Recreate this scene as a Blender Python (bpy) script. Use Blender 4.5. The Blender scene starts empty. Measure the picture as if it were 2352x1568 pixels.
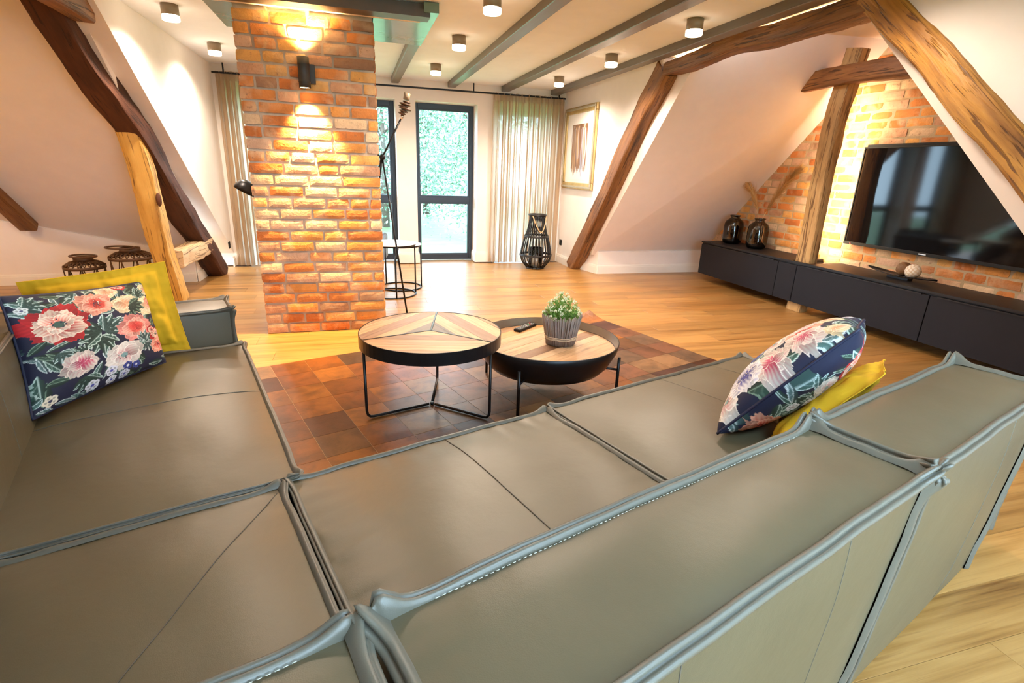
import bpy, math, random
import numpy as np
from mathutils import Vector, Matrix, noise as mn

rnd = random.Random(7)
PI = math.pi
sc = bpy.context.scene
col = sc.collection

# ------------------------------------------------------------------ camera, sky, light, exposure
cam_d = bpy.data.cameras.new('camera')
cam = bpy.data.objects.new('camera', cam_d)
col.objects.link(cam)
cam_d.sensor_width = 36.0
cam_d.lens = 1201.45 * 36.0 / 2352.0
cam_d.clip_start = 0.03
yaw, pitch, roll = 0.290757266, 0.317490609, -0.0364009494
fw = Vector((math.sin(yaw) * math.cos(pitch), math.cos(yaw) * math.cos(pitch), -math.sin(pitch)))
rt = Vector((math.cos(yaw), -math.sin(yaw), 0))
dn = fw.cross(rt)
r2 = math.cos(roll) * rt + math.sin(roll) * dn
d2 = -math.sin(roll) * rt + math.cos(roll) * dn
cam.matrix_world = Matrix(((r2.x, -d2.x, -fw.x, 0), (r2.y, -d2.y, -fw.y, 0), (r2.z, -d2.z, -fw.z, 1.35), (0, 0, 0, 1)))
sc.camera = cam

world = bpy.data.worlds.new('world')
sc.world = world
world.use_nodes = True
wb = world.node_tree.nodes['Background']
wb.inputs['Color'].default_value = (0.58, 0.79, 1.0, 1)
wb.inputs['Strength'].default_value = 11.0

sun_d = bpy.data.lights.new('sun', 'SUN')
sun_d.energy = 2.5
sun_d.angle = 0.5
sun_d.color = (1.0, 0.97, 0.9)
sun = bpy.data.objects.new('sun', sun_d)
col.objects.link(sun)
sun.rotation_euler = (math.radians(38), 0, math.radians(-70))

sc.view_settings.view_transform = 'Standard'
sc.view_settings.look = 'None'
sc.view_settings.gamma = 1.0
sc.view_settings.exposure = 0.82
sc.view_settings.use_curve_mapping = False
sc.cycles.max_bounces = 9
sc.cycles.diffuse_bounces = 5
sc.cycles.glossy_bounces = 4
sc.cycles.transparent_max_bounces = 16
sc.cycles.caustics_reflective = False
sc.cycles.caustics_refractive = False
sc.cycles.sample_clamp_indirect = 6.0
sc.cycles.use_denoising = True

WARM = (1.0, 0.80, 0.63)
SPOT_W = 85.0        # each ceiling spot
LAMP_W = 75.0        # the wall lamp, each way

# ------------------------------------------------------------------ node helpers
MATS = {}


def new_mat(name):
    m = bpy.data.materials.new(name)
    m.use_nodes = True
    nt = m.node_tree
    return m, nt, nt.nodes['Principled BSDF']


def nd(nt, t, **kw):
    n = nt.nodes.new(t)
    for k, v in kw.items():
        setattr(n, k, v)
    return n


def lk(nt, a, b):
    nt.links.new(a, b)


def ramp(nt, fac, stops, interp='LINEAR'):
    r = nd(nt, 'ShaderNodeValToRGB')
    r.color_ramp.interpolation = interp
    e = r.color_ramp.elements
    while len(e) > 1:
        e.remove(e[-1])
    e[0].position = stops[0][0]
    e[0].color = (*stops[0][1], 1)
    for p, c in stops[1:]:
        x = e.new(p)
        x.color = (*c, 1)
    lk(nt, fac, r.inputs['Fac'])
    return r.outputs['Color']


def coords(nt, kind='Object', scale=(1, 1, 1), rnd_offset=False):
    tc = nd(nt, 'ShaderNodeTexCoord')
    mp = nd(nt, 'ShaderNodeMapping')
    mp.inputs['Scale'].default_value = scale
    lk(nt, tc.outputs[kind], mp.inputs['Vector'])
    if rnd_offset:
        oi = nd(nt, 'ShaderNodeObjectInfo')
        mu = nd(nt, 'ShaderNodeMath', operation='MULTIPLY')
        mu.inputs[1].default_value = 37.0
        lk(nt, oi.outputs['Random'], mu.inputs[0])
        cb = nd(nt, 'ShaderNodeCombineXYZ')
        lk(nt, mu.outputs[0], cb.inputs[0])
        lk(nt, mu.outputs[0], cb.inputs[1])
        lk(nt, mu.outputs[0], cb.inputs[2])
        lk(nt, cb.outputs[0], mp.inputs['Location'])
    return mp.outputs['Vector']


def noise_t(nt, vec, scale=5.0, detail=4.0, rough=0.55, dist=0.0):
    n = nd(nt, 'ShaderNodeTexNoise')
    n.inputs['Scale'].default_value = scale
    n.inputs['Detail'].default_value = detail
    n.inputs['Roughness'].default_value = rough
    n.inputs['Distortion'].default_value = dist
    lk(nt, vec, n.inputs['Vector'])
    return n.outputs['Fac']


def mixc(nt, fac, a, b, mode='MIX'):
    m = nd(nt, 'ShaderNodeMix', data_type='RGBA', blend_type=mode)
    for s, v in ((m.inputs[0], fac), (m.inputs[6], a), (m.inputs[7], b)):
        if isinstance(v, (int, float)):
            s.default_value = v
        elif isinstance(v, tuple):
            s.default_value = (*v, 1)
        else:
            lk(nt, v, s)
    return m.outputs[2]


def bump(nt, bsdf, h, strength=0.3, dist=0.01):
    b = nd(nt, 'ShaderNodeBump')
    b.inputs['Strength'].default_value = strength
    b.inputs['Distance'].default_value = dist
    lk(nt, h, b.inputs['Height'])
    lk(nt, b.outputs['Normal'], bsdf.inputs['Normal'])


def simple(name, c, rough=0.5, metal=0.0, var=0.0, bscale=0, bstr=0.0, coat=0.0, spec=None):
    m, nt, b = new_mat(name)
    b.inputs['Roughness'].default_value = rough
    b.inputs['Metallic'].default_value = metal
    b.inputs['Coat Weight'].default_value = coat
    if spec is not None:
        b.inputs['Specular IOR Level'].default_value = spec
    v = coords(nt, 'Object')
    n = noise_t(nt, v, 6.0)
    lo = tuple(x * (1 - var) for x in c)
    hi = tuple(min(1, x * (1 + var)) for x in c)
    lk(nt, ramp(nt, n, [(0.3, lo), (0.7, hi)]), b.inputs['Base Color'])
    if bscale:
        bump(nt, b, noise_t(nt, v, bscale, 3), bstr, 0.004)
    MATS[name] = m
    return m


def emit(name, c, s):
    m, nt, b = new_mat(name)
    b.inputs['Base Color'].default_value = (*c, 1)
    b.inputs['Emission Color'].default_value = (*c, 1)
    b.inputs['Emission Strength'].default_value = s
    MATS[name] = m
    return m


def wood_uv(name, stops, ulen=2.2, vfreq=38.0, rough=0.5, bstr=0.25, by_obj=0.0, cracks=False, coat=0.0):
    """grain along UV.x (metres)"""
    m, nt, b = new_mat(name)
    b.inputs['Roughness'].default_value = rough
    b.inputs['Coat Weight'].default_value = coat
    b.inputs['Coat Roughness'].default_value = 0.25
    v = coords(nt, 'UV', (ulen, vfreq, 1), True)
    n1 = noise_t(nt, v, 1.0, 6, 0.62, 0.4)
    v2 = coords(nt, 'UV', (ulen * 0.6, vfreq * 0.22, 1), True)
    n2 = noise_t(nt, v2, 1.0, 3, 0.5, 0.9)
    ad = nd(nt, 'ShaderNodeMath', operation='ADD')
    lk(nt, n1, ad.inputs[0])
    lk(nt, n2, ad.inputs[1])
    hf = nd(nt, 'ShaderNodeMath', operation='MULTIPLY')
    hf.inputs[1].default_value = 0.5
    lk(nt, ad.outputs[0], hf.inputs[0])
    c = ramp(nt, hf.outputs[0], stops)
    if by_obj:
        oi = nd(nt, 'ShaderNodeObjectInfo')
        c = mixc(nt, by_obj, c, oi.outputs['Color'], 'MULTIPLY')
    h = n1
    if cracks:
        v3 = coords(nt, 'UV', (2.2, 58.0, 1), True)
        n3 = noise_t(nt, v3, 1.0, 3, 0.55, 1.2)
        k = ramp(nt, n3, [(0.57, (1, 1, 1)), (0.64, (0.22, 0.15, 0.1))])
        c = mixc(nt, 0.85, c, k, 'MULTIPLY')
        mm = nd(nt, 'ShaderNodeMix', data_type='RGBA', blend_type='MULTIPLY')
        mm.inputs[0].default_value = 1.0
        lk(nt, n1, mm.inputs[6])
        lk(nt, k, mm.inputs[7])
        h = mm.outputs[2]
    lk(nt, c, b.inputs['Base Color'])
    bump(nt, b, h, bstr, 0.012)
    MATS[name] = m
    return m


# ------------------------------------------------------------------ materials
simple('plaster', (0.85, 0.80, 0.76), 0.85, var=0.02, bscale=90, bstr=0.06)
simple('plaster_ceiling', (0.85, 0.89, 0.96), 0.85, var=0.02, bscale=120, bstr=0.03)
simple('white_trim', (0.86, 0.83, 0.77), 0.4, var=0.01)
simple('anthracite', (0.022, 0.030, 0.044), 0.38)
simple('black_metal', (0.012, 0.012, 0.014), 0.35, metal=0.6, var=0.1)
simple('dark_steel', (0.020, 0.020, 0.023), 0.33, metal=0.55, var=0.15)
simple('rim_inside', (0.34, 0.31, 0.26), 0.36, metal=0.8, var=0.1)
simple('black_plastic', (0.010, 0.010, 0.010), 0.6, spec=0.25)
simple('rubber', (0.05, 0.05, 0.055), 0.6)
simple('cabinet_black', (0.010, 0.009, 0.010), 0.48, var=0.1, spec=0.35)
simple('cabinet_front', (0.009, 0.009, 0.013), 0.55, var=0.08, bscale=220, bstr=0.03, spec=0.25)
simple('mortar', (0.52, 0.42, 0.32), 0.95, var=0.18, bscale=70, bstr=0.7)
simple('mortar_warm_lit', (0.44, 0.33, 0.20), 0.95, var=0.15, bscale=70, bstr=0.6)  # mortar with the alcove's warm lamplight put into its colour
simple('taupe_metal', (0.26, 0.2, 0.13), 0.4, var=0.05)
simple('lamp_graphite', (0.03, 0.028, 0.026), 0.55)
simple('gold_frame', (0.62, 0.45, 0.19), 0.36, metal=0.65, var=0.18, bscale=40, bstr=0.15)
simple('silver_frame', (0.52, 0.45, 0.33), 0.35, metal=0.6, var=0.1)
simple('paper', (0.85, 0.83, 0.8), 0.9)
simple('rope', (0.55, 0.36, 0.2), 0.9, var=0.2, bscale=200, bstr=0.4)
simple('twine', (0.72, 0.58, 0.4), 0.9, var=0.2)
simple('wicker_black', (0.010, 0.009, 0.009), 0.36, var=0.2)
simple('lantern_brown', (0.095, 0.045, 0.02), 0.5, var=0.25)
simple('candle', (0.8, 0.76, 0.66), 0.5)
simple('bark', (0.10, 0.07, 0.05), 0.9, var=0.3)
simple('pampas', (0.50, 0.31, 0.12), 0.95, var=0.2)
simple('stalk', (0.5, 0.38, 0.18), 0.8, var=0.2)
simple('ball_cream', (0.86, 0.78, 0.66), 0.55, var=0.1, bscale=60, bstr=0.4)
simple('ball_brown', (0.2, 0.1, 0.04), 0.6, var=0.4)
simple('chrome', (0.6, 0.6, 0.6), 0.15, metal=1.0)
simple('armchair_leather', (0.05, 0.05, 0.055), 0.45, var=0.1)
simple('yellow_cloth', (0.82, 0.47, 0.012), 0.85, var=0.05, bscale=420, bstr=0.12)
simple('navy_piping', (0.012, 0.014, 0.045), 0.6)
simple('stone_white', (0.75, 0.72, 0.68), 0.35, var=0.08)
simple('button_grey', (0.3, 0.3, 0.3), 0.5)
simple('button_red', (0.6, 0.04, 0.03), 0.5)
simple('button_green', (0.04, 0.35, 0.08), 0.5)
simple('silver_badge', (0.7, 0.7, 0.72), 0.3, metal=0.8)
simple('loft_panel_lawn_tint', (0.13, 0.20, 0.155), 0.24, var=0.05, coat=0.15, spec=0.5)  # glossy grey; the lawn's green reflection is put into the base colour
simple('loft_beam', (0.075, 0.062, 0.055), 0.45, var=0.1)
emit('led_glow', (1.0, 0.70, 0.36), 14.0)
emit('spot_glow', (1.0, 0.82, 0.56), 7.0)

wood_uv('beam_grey', [(0.3, (0.085, 0.072, 0.060)), (0.55, (0.125, 0.108, 0.09)), (0.75, (0.065, 0.055, 0.046))], 1.2, 26, 0.33, 0.12, coat=0.12)
wood_uv('oak_golden', [(0.30, (0.13, 0.045, 0.007)), (0.45, (0.38, 0.165, 0.026)), (0.56, (0.54, 0.26, 0.045)), (0.70, (0.24, 0.09, 0.015))], 2.0, 30, 0.5, 0.7, cracks=True)
wood_uv('oak_brown', [(0.30, (0.055, 0.020, 0.006)), (0.47, (0.21, 0.083, 0.022)), (0.60, (0.32, 0.14, 0.040)), (0.74, (0.09, 0.034, 0.010))], 2.2, 34, 0.5, 0.8, cracks=True)
wood_uv('oak_dark', [(0.30, (0.024, 0.007, 0.003)), (0.5, (0.075, 0.022, 0.008)), (0.62, (0.11, 0.035, 0.012)), (0.75, (0.035, 0.011, 0.004))], 2.2, 28, 0.75, 0.5, cracks=True)
wood_uv('oak_yellow', [(0.30, (0.40, 0.20, 0.035)), (0.48, (0.66, 0.37, 0.075)), (0.6, (0.72, 0.43, 0.11)), (0.75, (0.45, 0.22, 0.05))], 1.4, 24, 0.55, 0.35, cracks=True)
wood_uv('oak_pale', [(0.30, (0.46, 0.29, 0.14)), (0.5, (0.68, 0.49, 0.28)), (0.62, (0.72, 0.54, 0.33)), (0.75, (0.42, 0.26, 0.12))], 1.8, 26, 0.6, 0.5, cracks=True)
wood_uv('oak_weathered', [(0.30, (0.22, 0.12, 0.04)), (0.46, (0.46, 0.28, 0.11)), (0.6, (0.56, 0.36, 0.15)), (0.75, (0.26, 0.14, 0.05))], 3.0, 30, 0.65, 0.6, cracks=True)
wood_uv('floor_oak', [(0.30, (0.15, 0.060, 0.014)), (0.45, (0.38, 0.190, 0.052)), (0.57, (0.48, 0.260, 0.082)), (0.72, (0.22, 0.092, 0.024))], 1.5, 42, 0.32, 0.08, by_obj=0.9, coat=0.08)
wood_uv('table_wood', [(0.32, (0.14, 0.085, 0.052)), (0.43, (0.46, 0.33, 0.22)), (0.58, (0.60, 0.46, 0.33)), (0.70, (0.26, 0.17, 0.11))], 3.0, 40, 0.45, 0.25, by_obj=0.95)
wood_uv('twig', [(0.3, (0.13, 0.10, 0.09)), (0.5, (0.30, 0.25, 0.23)), (0.65, (0.42, 0.37, 0.34)), (0.8, (0.18, 0.14, 0.12))], 8, 200, 0.85, 0.3)


def brick_mat():
    m, nt, b = new_mat('brick')
    b.inputs['Roughness'].default_value = 0.93
    oi = nd(nt, 'ShaderNodeObjectInfo')
    v = coords(nt, 'Object', (1, 1, 1), True)
    n1 = noise_t(nt, v, 9.0, 5, 0.6, 0.3)
    n2 = noise_t(nt, v, 26.0, 5, 0.65)
    n3 = noise_t(nt, v, 5.0, 3, 0.5, 0.6)
    hs = nd(nt, 'ShaderNodeHueSaturation')
    hs.inputs['Value'].default_value = 0.80
    lk(nt, oi.outputs['Color'], hs.inputs['Color'])
    f1 = ramp(nt, n1, [(0.42, (0, 0, 0)), (0.62, (1, 1, 1))])
    c = mixc(nt, f1, oi.outputs['Color'], hs.outputs['Color'])
    f2 = ramp(nt, n3, [(0.50, (0, 0, 0)), (0.68, (0.6, 0.6, 0.6))])
    c = mixc(nt, f2, c, (0.66, 0.48, 0.31))
    f3 = ramp(nt, n2, [(0.60, (0, 0, 0)), (0.70, (0.7, 0.7, 0.7))])
    c = mixc(nt, f3, c, (0.20, 0.10, 0.06))
    lk(nt, c, b.inputs['Base Color'])
    n5 = noise_t(nt, v, 60.0, 4, 0.6)
    sm_ = nd(nt, 'ShaderNodeMath', operation='ADD')
    lk(nt, n2, sm_.inputs[0])
    lk(nt, n5, sm_.inputs[1])
    bump(nt, b, sm_.outputs[0], 0.55, 0.007)
    MATS['brick'] = m


brick_mat()


def leather_mat(name, c):
    m, nt, b = new_mat(name)
    b.inputs['Roughness'].default_value = 0.40
    b.inputs['Specular IOR Level'].default_value = 0.6
    v = coords(nt, 'Object')
    n = noise_t(nt, v, 3.0, 3)
    lk(nt, ramp(nt, n, [(0.3, tuple(x * .94 for x in c)), (0.7, tuple(x * 1.05 for x in c))]), b.inputs['Base Color'])
    vo = nd(nt, 'ShaderNodeTexVoronoi')
    vo.inputs['Scale'].default_value = 520.0
    lk(nt, v, vo.inputs['Vector'])
    n2 = noise_t(nt, v, 22.0, 2)
    ad = nd(nt, 'ShaderNodeMath', operation='MULTIPLY_ADD')
    ad.inputs[1].default_value = 0.14
    lk(nt, vo.outputs['Distance'], ad.inputs[0])
    lk(nt, n2, ad.inputs[2])
    bump(nt, b, ad.outputs[0], 0.13, 0.006)
    MATS[name] = m


leather_mat('leather', (0.100, 0.081, 0.045))
leather_mat('leather_piping', (0.112, 0.104, 0.080))
simple('rug_backing', (0.62, 0.42, 0.24), 0.8)
simple('seam_thread', (0.10, 0.085, 0.065), 0.7)
simple('stitch_thread', (0.5, 0.48, 0.42), 0.7)


def attr_mat(name, rough=0.8, bscale=0, bstr=0):
    m, nt, b = new_mat(name)
    b.inputs['Roughness'].default_value = rough
    a = nd(nt, 'ShaderNodeVertexColor', layer_name='print')
    lk(nt, a.outputs['Color'], b.inputs['Base Color'])
    if bscale:
        bump(nt, b, noise_t(nt, coords(nt, 'Object'), bscale, 2), bstr, 0.003)
    MATS[name] = m


attr_mat('floral_cloth', 0.75, 500, 0.1)
attr_mat('art_print', 0.4)


def hide_mat():
    m, nt, b = new_mat('cowhide')
    b.inputs['Roughness'].default_value = 0.36
    b.inputs['Specular IOR Level'].default_value = 0.3
    oi = nd(nt, 'ShaderNodeObjectInfo')
    v = coords(nt, 'Object', (1, 1, 1), True)
    n1 = noise_t(nt, v, 7.0, 4, 0.6, 0.5)
    hs = nd(nt, 'ShaderNodeHueSaturation')
    hs.inputs['Value'].default_value = 0.5
    lk(nt, oi.outputs['Color'], hs.inputs['Color'])
    c = mixc(nt, ramp(nt, n1, [(0.40, (0, 0, 0)), (0.66, (1, 1, 1))]), oi.outputs['Color'], hs.outputs['Color'])
    lk(nt, c, b.inputs['Base Color'])
    v2 = coords(nt, 'Object', (30, 260, 30), True)
    bump(nt, b, noise_t(nt, v2, 1.0, 3), 0.16, 0.005)
    MATS['cowhide'] = m


hide_mat()


def glass_mat(name, tint, fac, rough=0.0):
    m = bpy.data.materials.new(name)
    m.use_nodes = True
    nt = m.node_tree
    nt.nodes.clear()
    o = nd(nt, 'ShaderNodeOutputMaterial')
    mx = nd(nt, 'ShaderNodeMixShader')
    tr = nd(nt, 'ShaderNodeBsdfTransparent')
    gl = nd(nt, 'ShaderNodeBsdfGlossy')
    lw = nd(nt, 'ShaderNodeLayerWeight')
    lw.inputs['Blend'].default_value = fac
    tr.inputs['Color'].default_value = (*tint, 1)
    gl.inputs['Roughness'].default_value = rough
    lk(nt, lw.outputs['Fresnel'], mx.inputs[0])
    lk(nt, tr.outputs[0], mx.inputs[1])
    lk(nt, gl.outputs[0], mx.inputs[2])
    lk(nt, mx.outputs[0], o.inputs['Surface'])
    MATS[name] = m


glass_mat('window_glass', (0.95, 0.98, 0.98), 0.15)
glass_mat('smoked_glass', (0.34, 0.26, 0.15), 0.45, 0.03)
glass_mat('clear_glass', (0.8, 0.8, 0.8), 0.3)


def curtain_mat(name, transp, c):
    m = bpy.data.materials.new(name)
    m.use_nodes = True
    nt = m.node_tree
    nt.nodes.clear()
    o = nd(nt, 'ShaderNodeOutputMaterial')
    mx = nd(nt, 'ShaderNodeMixShader')
    m2 = nd(nt, 'ShaderNodeMixShader')
    tr = nd(nt, 'ShaderNodeBsdfTransparent')
    tl = nd(nt, 'ShaderNodeBsdfTranslucent')
    df = nd(nt, 'ShaderNodeBsdfDiffuse')
    v = coords(nt, 'Object', (700, 700, 500))
    n = noise_t(nt, v, 1.0, 2)
    cc = ramp(nt, n, [(0.3, tuple(x * 0.8 for x in c)), (0.7, c)])
    tl.inputs['Color'].default_value = (.80, .68, .56, 1)
    lk(nt, cc, df.inputs['Color'])
    mx.inputs[0].default_value = 0.62
    lk(nt, df.outputs[0], mx.inputs[1])
    lk(nt, tl.outputs[0], mx.inputs[2])
    m2.inputs[0].default_value = transp
    lk(nt, mx.outputs[0], m2.inputs[1])
    lk(nt, tr.outputs[0], m2.inputs[2])
    lk(nt, m2.outputs[0], o.inputs['Surface'])
    MATS[name] = m


curtain_mat('sheer_linen', 0.04, (0.58, 0.42, 0.25))
curtain_mat('linen_hem', 0.04, (0.56, 0.44, 0.30))


def leaf_mat(name, c1, c2):
    m, nt, b = new_mat(name)
    b.inputs['Roughness'].default_value = 0.6
    n = noise_t(nt, coords(nt, 'Object'), 1.3, 3)
    lk(nt, ramp(nt, n, [(0.35, c1), (0.65, c2)]), b.inputs['Base Color'])
    MATS[name] = m


leaf_mat('tree_leaf', (0.05, 0.13, 0.07), (0.19, 0.29, 0.19))
leaf_mat('tree_leaf_pale', (0.09, 0.20, 0.11), (0.32, 0.42, 0.31))
leaf_mat('shrub_blossom', (0.2, 0.34, 0.2), (0.62, 0.66, 0.6))
leaf_mat('lawn_green', (0.085, 0.165, 0.05), (0.125, 0.20, 0.08))
leaf_mat('plant_leaf', (0.09, 0.27, 0.035), (0.28, 0.50, 0.12))
leaf_mat('plant_flower', (0.75, 0.85, 0.62), (0.92, 0.94, 0.85))


def tv_mat():
    m, nt, b = new_mat('tv_screen')
    b.inputs['Base Color'].default_value = (0.003, 0.003, 0.004, 1)
    b.inputs['Roughness'].default_value = 0.06
    b.inputs['Specular IOR Level'].default_value = 0.35
    MATS['tv_screen'] = m


tv_mat()


# ------------------------------------------------------------------ mesh helpers
class MB:
    def __init__(s):
        s.v, s.f, s.uv, s.sm = [], [], [], []

    def face(s, idx, uv=None, smooth=False):
        s.f.append(tuple(idx))
        s.uv.append(uv)
        s.sm.append(smooth)

    def box(s, a, b, M=None, grain=0):
        x0, y0, z0 = a
        x1, y1, z1 = b
        P = [Vector(p) for p in ((x0, y0, z0), (x1, y0, z0), (x1, y1, z0), (x0, y1, z0), (x0, y0, z1), (x1, y0, z1), (x1, y1, z1), (x0, y1, z1))]
        o = len(s.v)
        s.v += [tuple(M @ p) if M else tuple(p) for p in P]
        for q in ((0, 3, 2, 1), (4, 5, 6, 7), (0, 1, 5, 4), (1, 2, 6, 5), (2, 3, 7, 6), (3, 0, 4, 7)):
            g = grain
            axes = [i for i in (0, 1, 2) if i != g]
            uv = [(P[i][g], P[i][axes[0]] + P[i][axes[1]]) for i in q]
            s.face([o + i for i in q], uv)
        return s

    def prism(s, poly, z0, z1, M=None, bevel=0.0):
        """convex/concave polygon in xy extruded in z"""
        n = len(poly)
        o = len(s.v)
        for z in (z0, z1):
            for x, y in poly:
                p = Vector((x, y, z))
                s.v.append(tuple(M @ p) if M else tuple(p))
        s.face([o + i for i in range(n)][::-1], [poly[i] for i in range(n)][::-1])
        s.face([o + n + i for i in range(n)], list(poly))
        for i in range(n):
            j = (i + 1) % n
            s.face([o + i, o + j, o + n + j, o + n + i], [(poly[i][0], poly[i][1] + z0), (poly[j][0], poly[j][1] + z0), (poly[j][0], poly[j][1] + z1), (poly[i][0], poly[i][1] + z1)])
        return s

    def tube(s, pts, r, n=8, closed=False, caps=True, smooth=True, flat=1.0):
        pts = [Vector(p) for p in pts]
        m = len(pts)
        rs = r if isinstance(r, (list, tuple)) else [r] * m
        o = len(s.v)
        prev = None
        L = 0
        for i, p in enumerate(pts):
            if closed:
                t = pts[(i + 1) % m] - pts[i - 1]
            else:
                t = pts[min(i + 1, m - 1)] - pts[max(i - 1, 0)]
            t.normalize()
            if prev is None:
                a = Vector((0, 0, 1)) if abs(t.z) < 0.9 else Vector((1, 0, 0))
                nx = t.cross(a).normalized()
            else:
                nx = (prev - t * prev.dot(t)).normalized()
            prev = nx
            ny = t.cross(nx)
            for k in range(n):
                a = 2 * PI * k / n
                s.v.append(tuple(p + nx * (math.cos(a) * rs[i]) + ny * (math.sin(a) * rs[i] * flat)))
        segs = m if closed else m - 1
        for i in range(segs):
            i2 = (i + 1) % m
            d = (pts[i2] - pts[i]).length
            for k in range(n):
                k2 = (k + 1) % n
                c0, c1 = k / n * 2 * PI * rs[i], (k + 1) / n * 2 * PI * rs[i]
                s.face([o + i * n + k, o + i * n + k2, o + i2 * n + k2, o + i2 * n + k], [(L, c0), (L, c1), (L + d, c1), (L + d, c0)], smooth)
            L += d
        if caps and not closed:
            s.face([o + k for k in range(n)][::-1])
            s.face([o + (m - 1) * n + k for k in range(n)])
        return s

    def lathe(s, prof, n=32, c=(0, 0, 0), smooth=True, close=False):
        o = len(s.v)
        for r, z in prof:
            for k in range(n):
                a = 2 * PI * k / n
                s.v.append((c[0] + r * math.cos(a), c[1] + r * math.sin(a), c[2] + z))
        m = len(prof)
        for i in range(m - 1):
            for k in range(n):
                k2 = (k + 1) % n
                s.face([o + i * n + k, o + i * n + k2, o + (i + 1) * n + k2, o + (i + 1) * n + k], None, smooth)
        if prof[0][0] > 1e-5 and close:
            s.face([o + k for k in range(n)][::-1])
        if prof[-1][0] > 1e-5 and close:
            s.face([o + (m - 1) * n + k for k in range(n)])
        return s

    def sphere(s, c, r, nu=16, nv=10):
        s.lathe([(max(1e-6, r * math.sin(PI * i / nv)), -r * math.cos(PI * i / nv)) for i in range(nv + 1)], nu, c)
        return s

    def grid(s, P, nu, nv, uvs=None, smooth=True, flip=False):
        """P(i,j)->pos, i in 0..nu, j in 0..nv"""
        o = len(s.v)
        for i in range(nu + 1):
            for j in range(nv + 1):
                s.v.append(tuple(P(i, j)))
        for i in range(nu):
            for j in range(nv):
                q = [o + i * (nv + 1) + j, o + (i + 1) * (nv + 1) + j, o + (i + 1) * (nv + 1) + j + 1, o + i * (nv + 1) + j + 1]
                s.face(q[::-1] if flip else q, None, smooth)
        return s

    def build(s, name, mat, parent=None, **props):
        me = bpy.data.meshes.new(name)
        me.from_pydata(s.v, [], s.f)
        if any(u is not None for u in s.uv):
            ul = me.uv_layers.new(name='UVMap')
            flat = []
            for f, u in zip(s.f, s.uv):
                if u is None:
                    u = [(0, 0)] * len(f)
                for a in u:
                    flat += [a[0], a[1]]
            ul.data.foreach_set('uv', flat)
        me.polygons.foreach_set('use_smooth', s.sm)
        if isinstance(mat, str):
            mat = MATS[mat]
        me.materials.append(mat)
        me.update()
        o = bpy.data.objects.new(name, me)
        col.objects.link(o)
        if parent:
            o.parent = parent
        for k, v in props.items():
            o[k] = v
        return o


def bevel(o, w, seg=2):
    m = o.modifiers.new('bevel', 'BEVEL')
    m.width = w
    m.segments = seg
    m.limit_method = 'ANGLE'
    return o


def thing(name, label, cat, loc=(0, 0, 0), rz=0.0, group=None):
    o = bpy.data.objects.new(name, None)
    col.objects.link(o)
    o.location = loc
    o.rotation_euler = (0, 0, rz)
    return tag(o, label, cat, group)


def tag(o, label, cat, group=None):
    o['label'] = label
    o['category'] = cat
    o['kind'] = 'thing'
    if group:
        o['group'] = group
    return o


def struct(o):
    o['kind'] = 'structure'
    return o


def copy_tree(o, parent=None):
    c = o.copy()
    col.objects.link(c)
    if parent:
        c.parent = parent
    for ch in list(o.children):
        copy_tree(ch, c)
    return c


def spot(name, loc, target, watts, ang, size=0.03, c=WARM, blend=0.6):
    d = bpy.data.lights.new(name, 'SPOT')
    d.energy = watts
    d.spot_size = math.radians(ang)
    d.spot_blend = blend
    d.shadow_soft_size = size
    d.color = c
    o = bpy.data.objects.new(name, d)
    col.objects.link(o)
    o.location = loc
    o.rotation_euler = (Vector(target) - Vector(loc)).to_track_quat('-Z', 'Y').to_euler()
    return o


def area(name, loc, target, watts, sx, sy, c=WARM):
    d = bpy.data.lights.new(name, 'AREA')
    d.shape = 'RECTANGLE'
    d.energy = watts
    d.size, d.size_y = sx, sy
    d.color = c
    o = bpy.data.objects.new(name, d)
    col.objects.link(o)
    o.location = loc
    o.rotation_euler = (Vector(target) - Vector(loc)).to_track_quat('-Z', 'Y').to_euler()
    return o


# ------------------------------------------------------------------ room dimensions
XL, XR = -1.60, 3.00          # dormer side walls
YW = 7.75                     # window wall
YB = -1.5                     # wall behind the camera
ZC = 2.44                     # ceiling
ZB = 2.375                    # underside of ceiling beams
XTV = 4.90                    # brick wall with the television
XLL = -5.0                    # far side of left alcove


def slope_r(y):               # underside of right roof slope (window side)
    return 0.36 + (6.65 - y) * 0.965


def slope_r2(y):              # underside of right roof slope (camera side)
    return 2.341 - (2.996 - y) * 1.01


# ------------------------------------------------------------------ floor with planks
fl = MB().box((-5.4, YB - .3, -0.25), (5.4, 8.3, -0.012)).build('floor', 'mortar')
fl.data.materials[0] = MATS['floor_oak']
fl.color = (0.75, 0.66, 0.55, 1)
struct(fl)
PW = 0.19
plank_meshes = {}


def plank_mesh(L):
    k = round(L, 2)
    if k not in plank_meshes:
        e = 0.0006
        mb = MB()
        w, h = PW / 2, 0.012
        o = [(-w + e), (w - e)]
        P = [(0 + e, o[0], -h), (k - e, o[0], -h), (k - e, o[1], -h), (e, o[1], -h), (e, o[0], -.001), (k - e, o[0], -.001), (k - e, o[1], -.001), (e, o[1], -.001),
             (2 * e, o[0] + e, 0), (k - 2 * e, o[0] + e, 0), (k - 2 * e, o[1] - e, 0), (2 * e, o[1] - e, 0)]
        mb.v += P
        for q in ((8, 9, 10, 11), (4, 5, 9, 8), (5, 6, 10, 9), (6, 7, 11, 10), (7, 4, 8, 11), (0, 1, 5, 4), (1, 2, 6, 5), (2, 3, 7, 6), (3, 0, 4, 7)):
            mb.face(q, [(P[i][0], P[i][1]) for i in q])
        plank_meshes[k] = mb
        ob = mb.build('plank', 'floor_oak', fl)
        plank_meshes[k] = ob.data
        bpy.data.objects.remove(ob)
    return plank_meshes[k]


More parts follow.
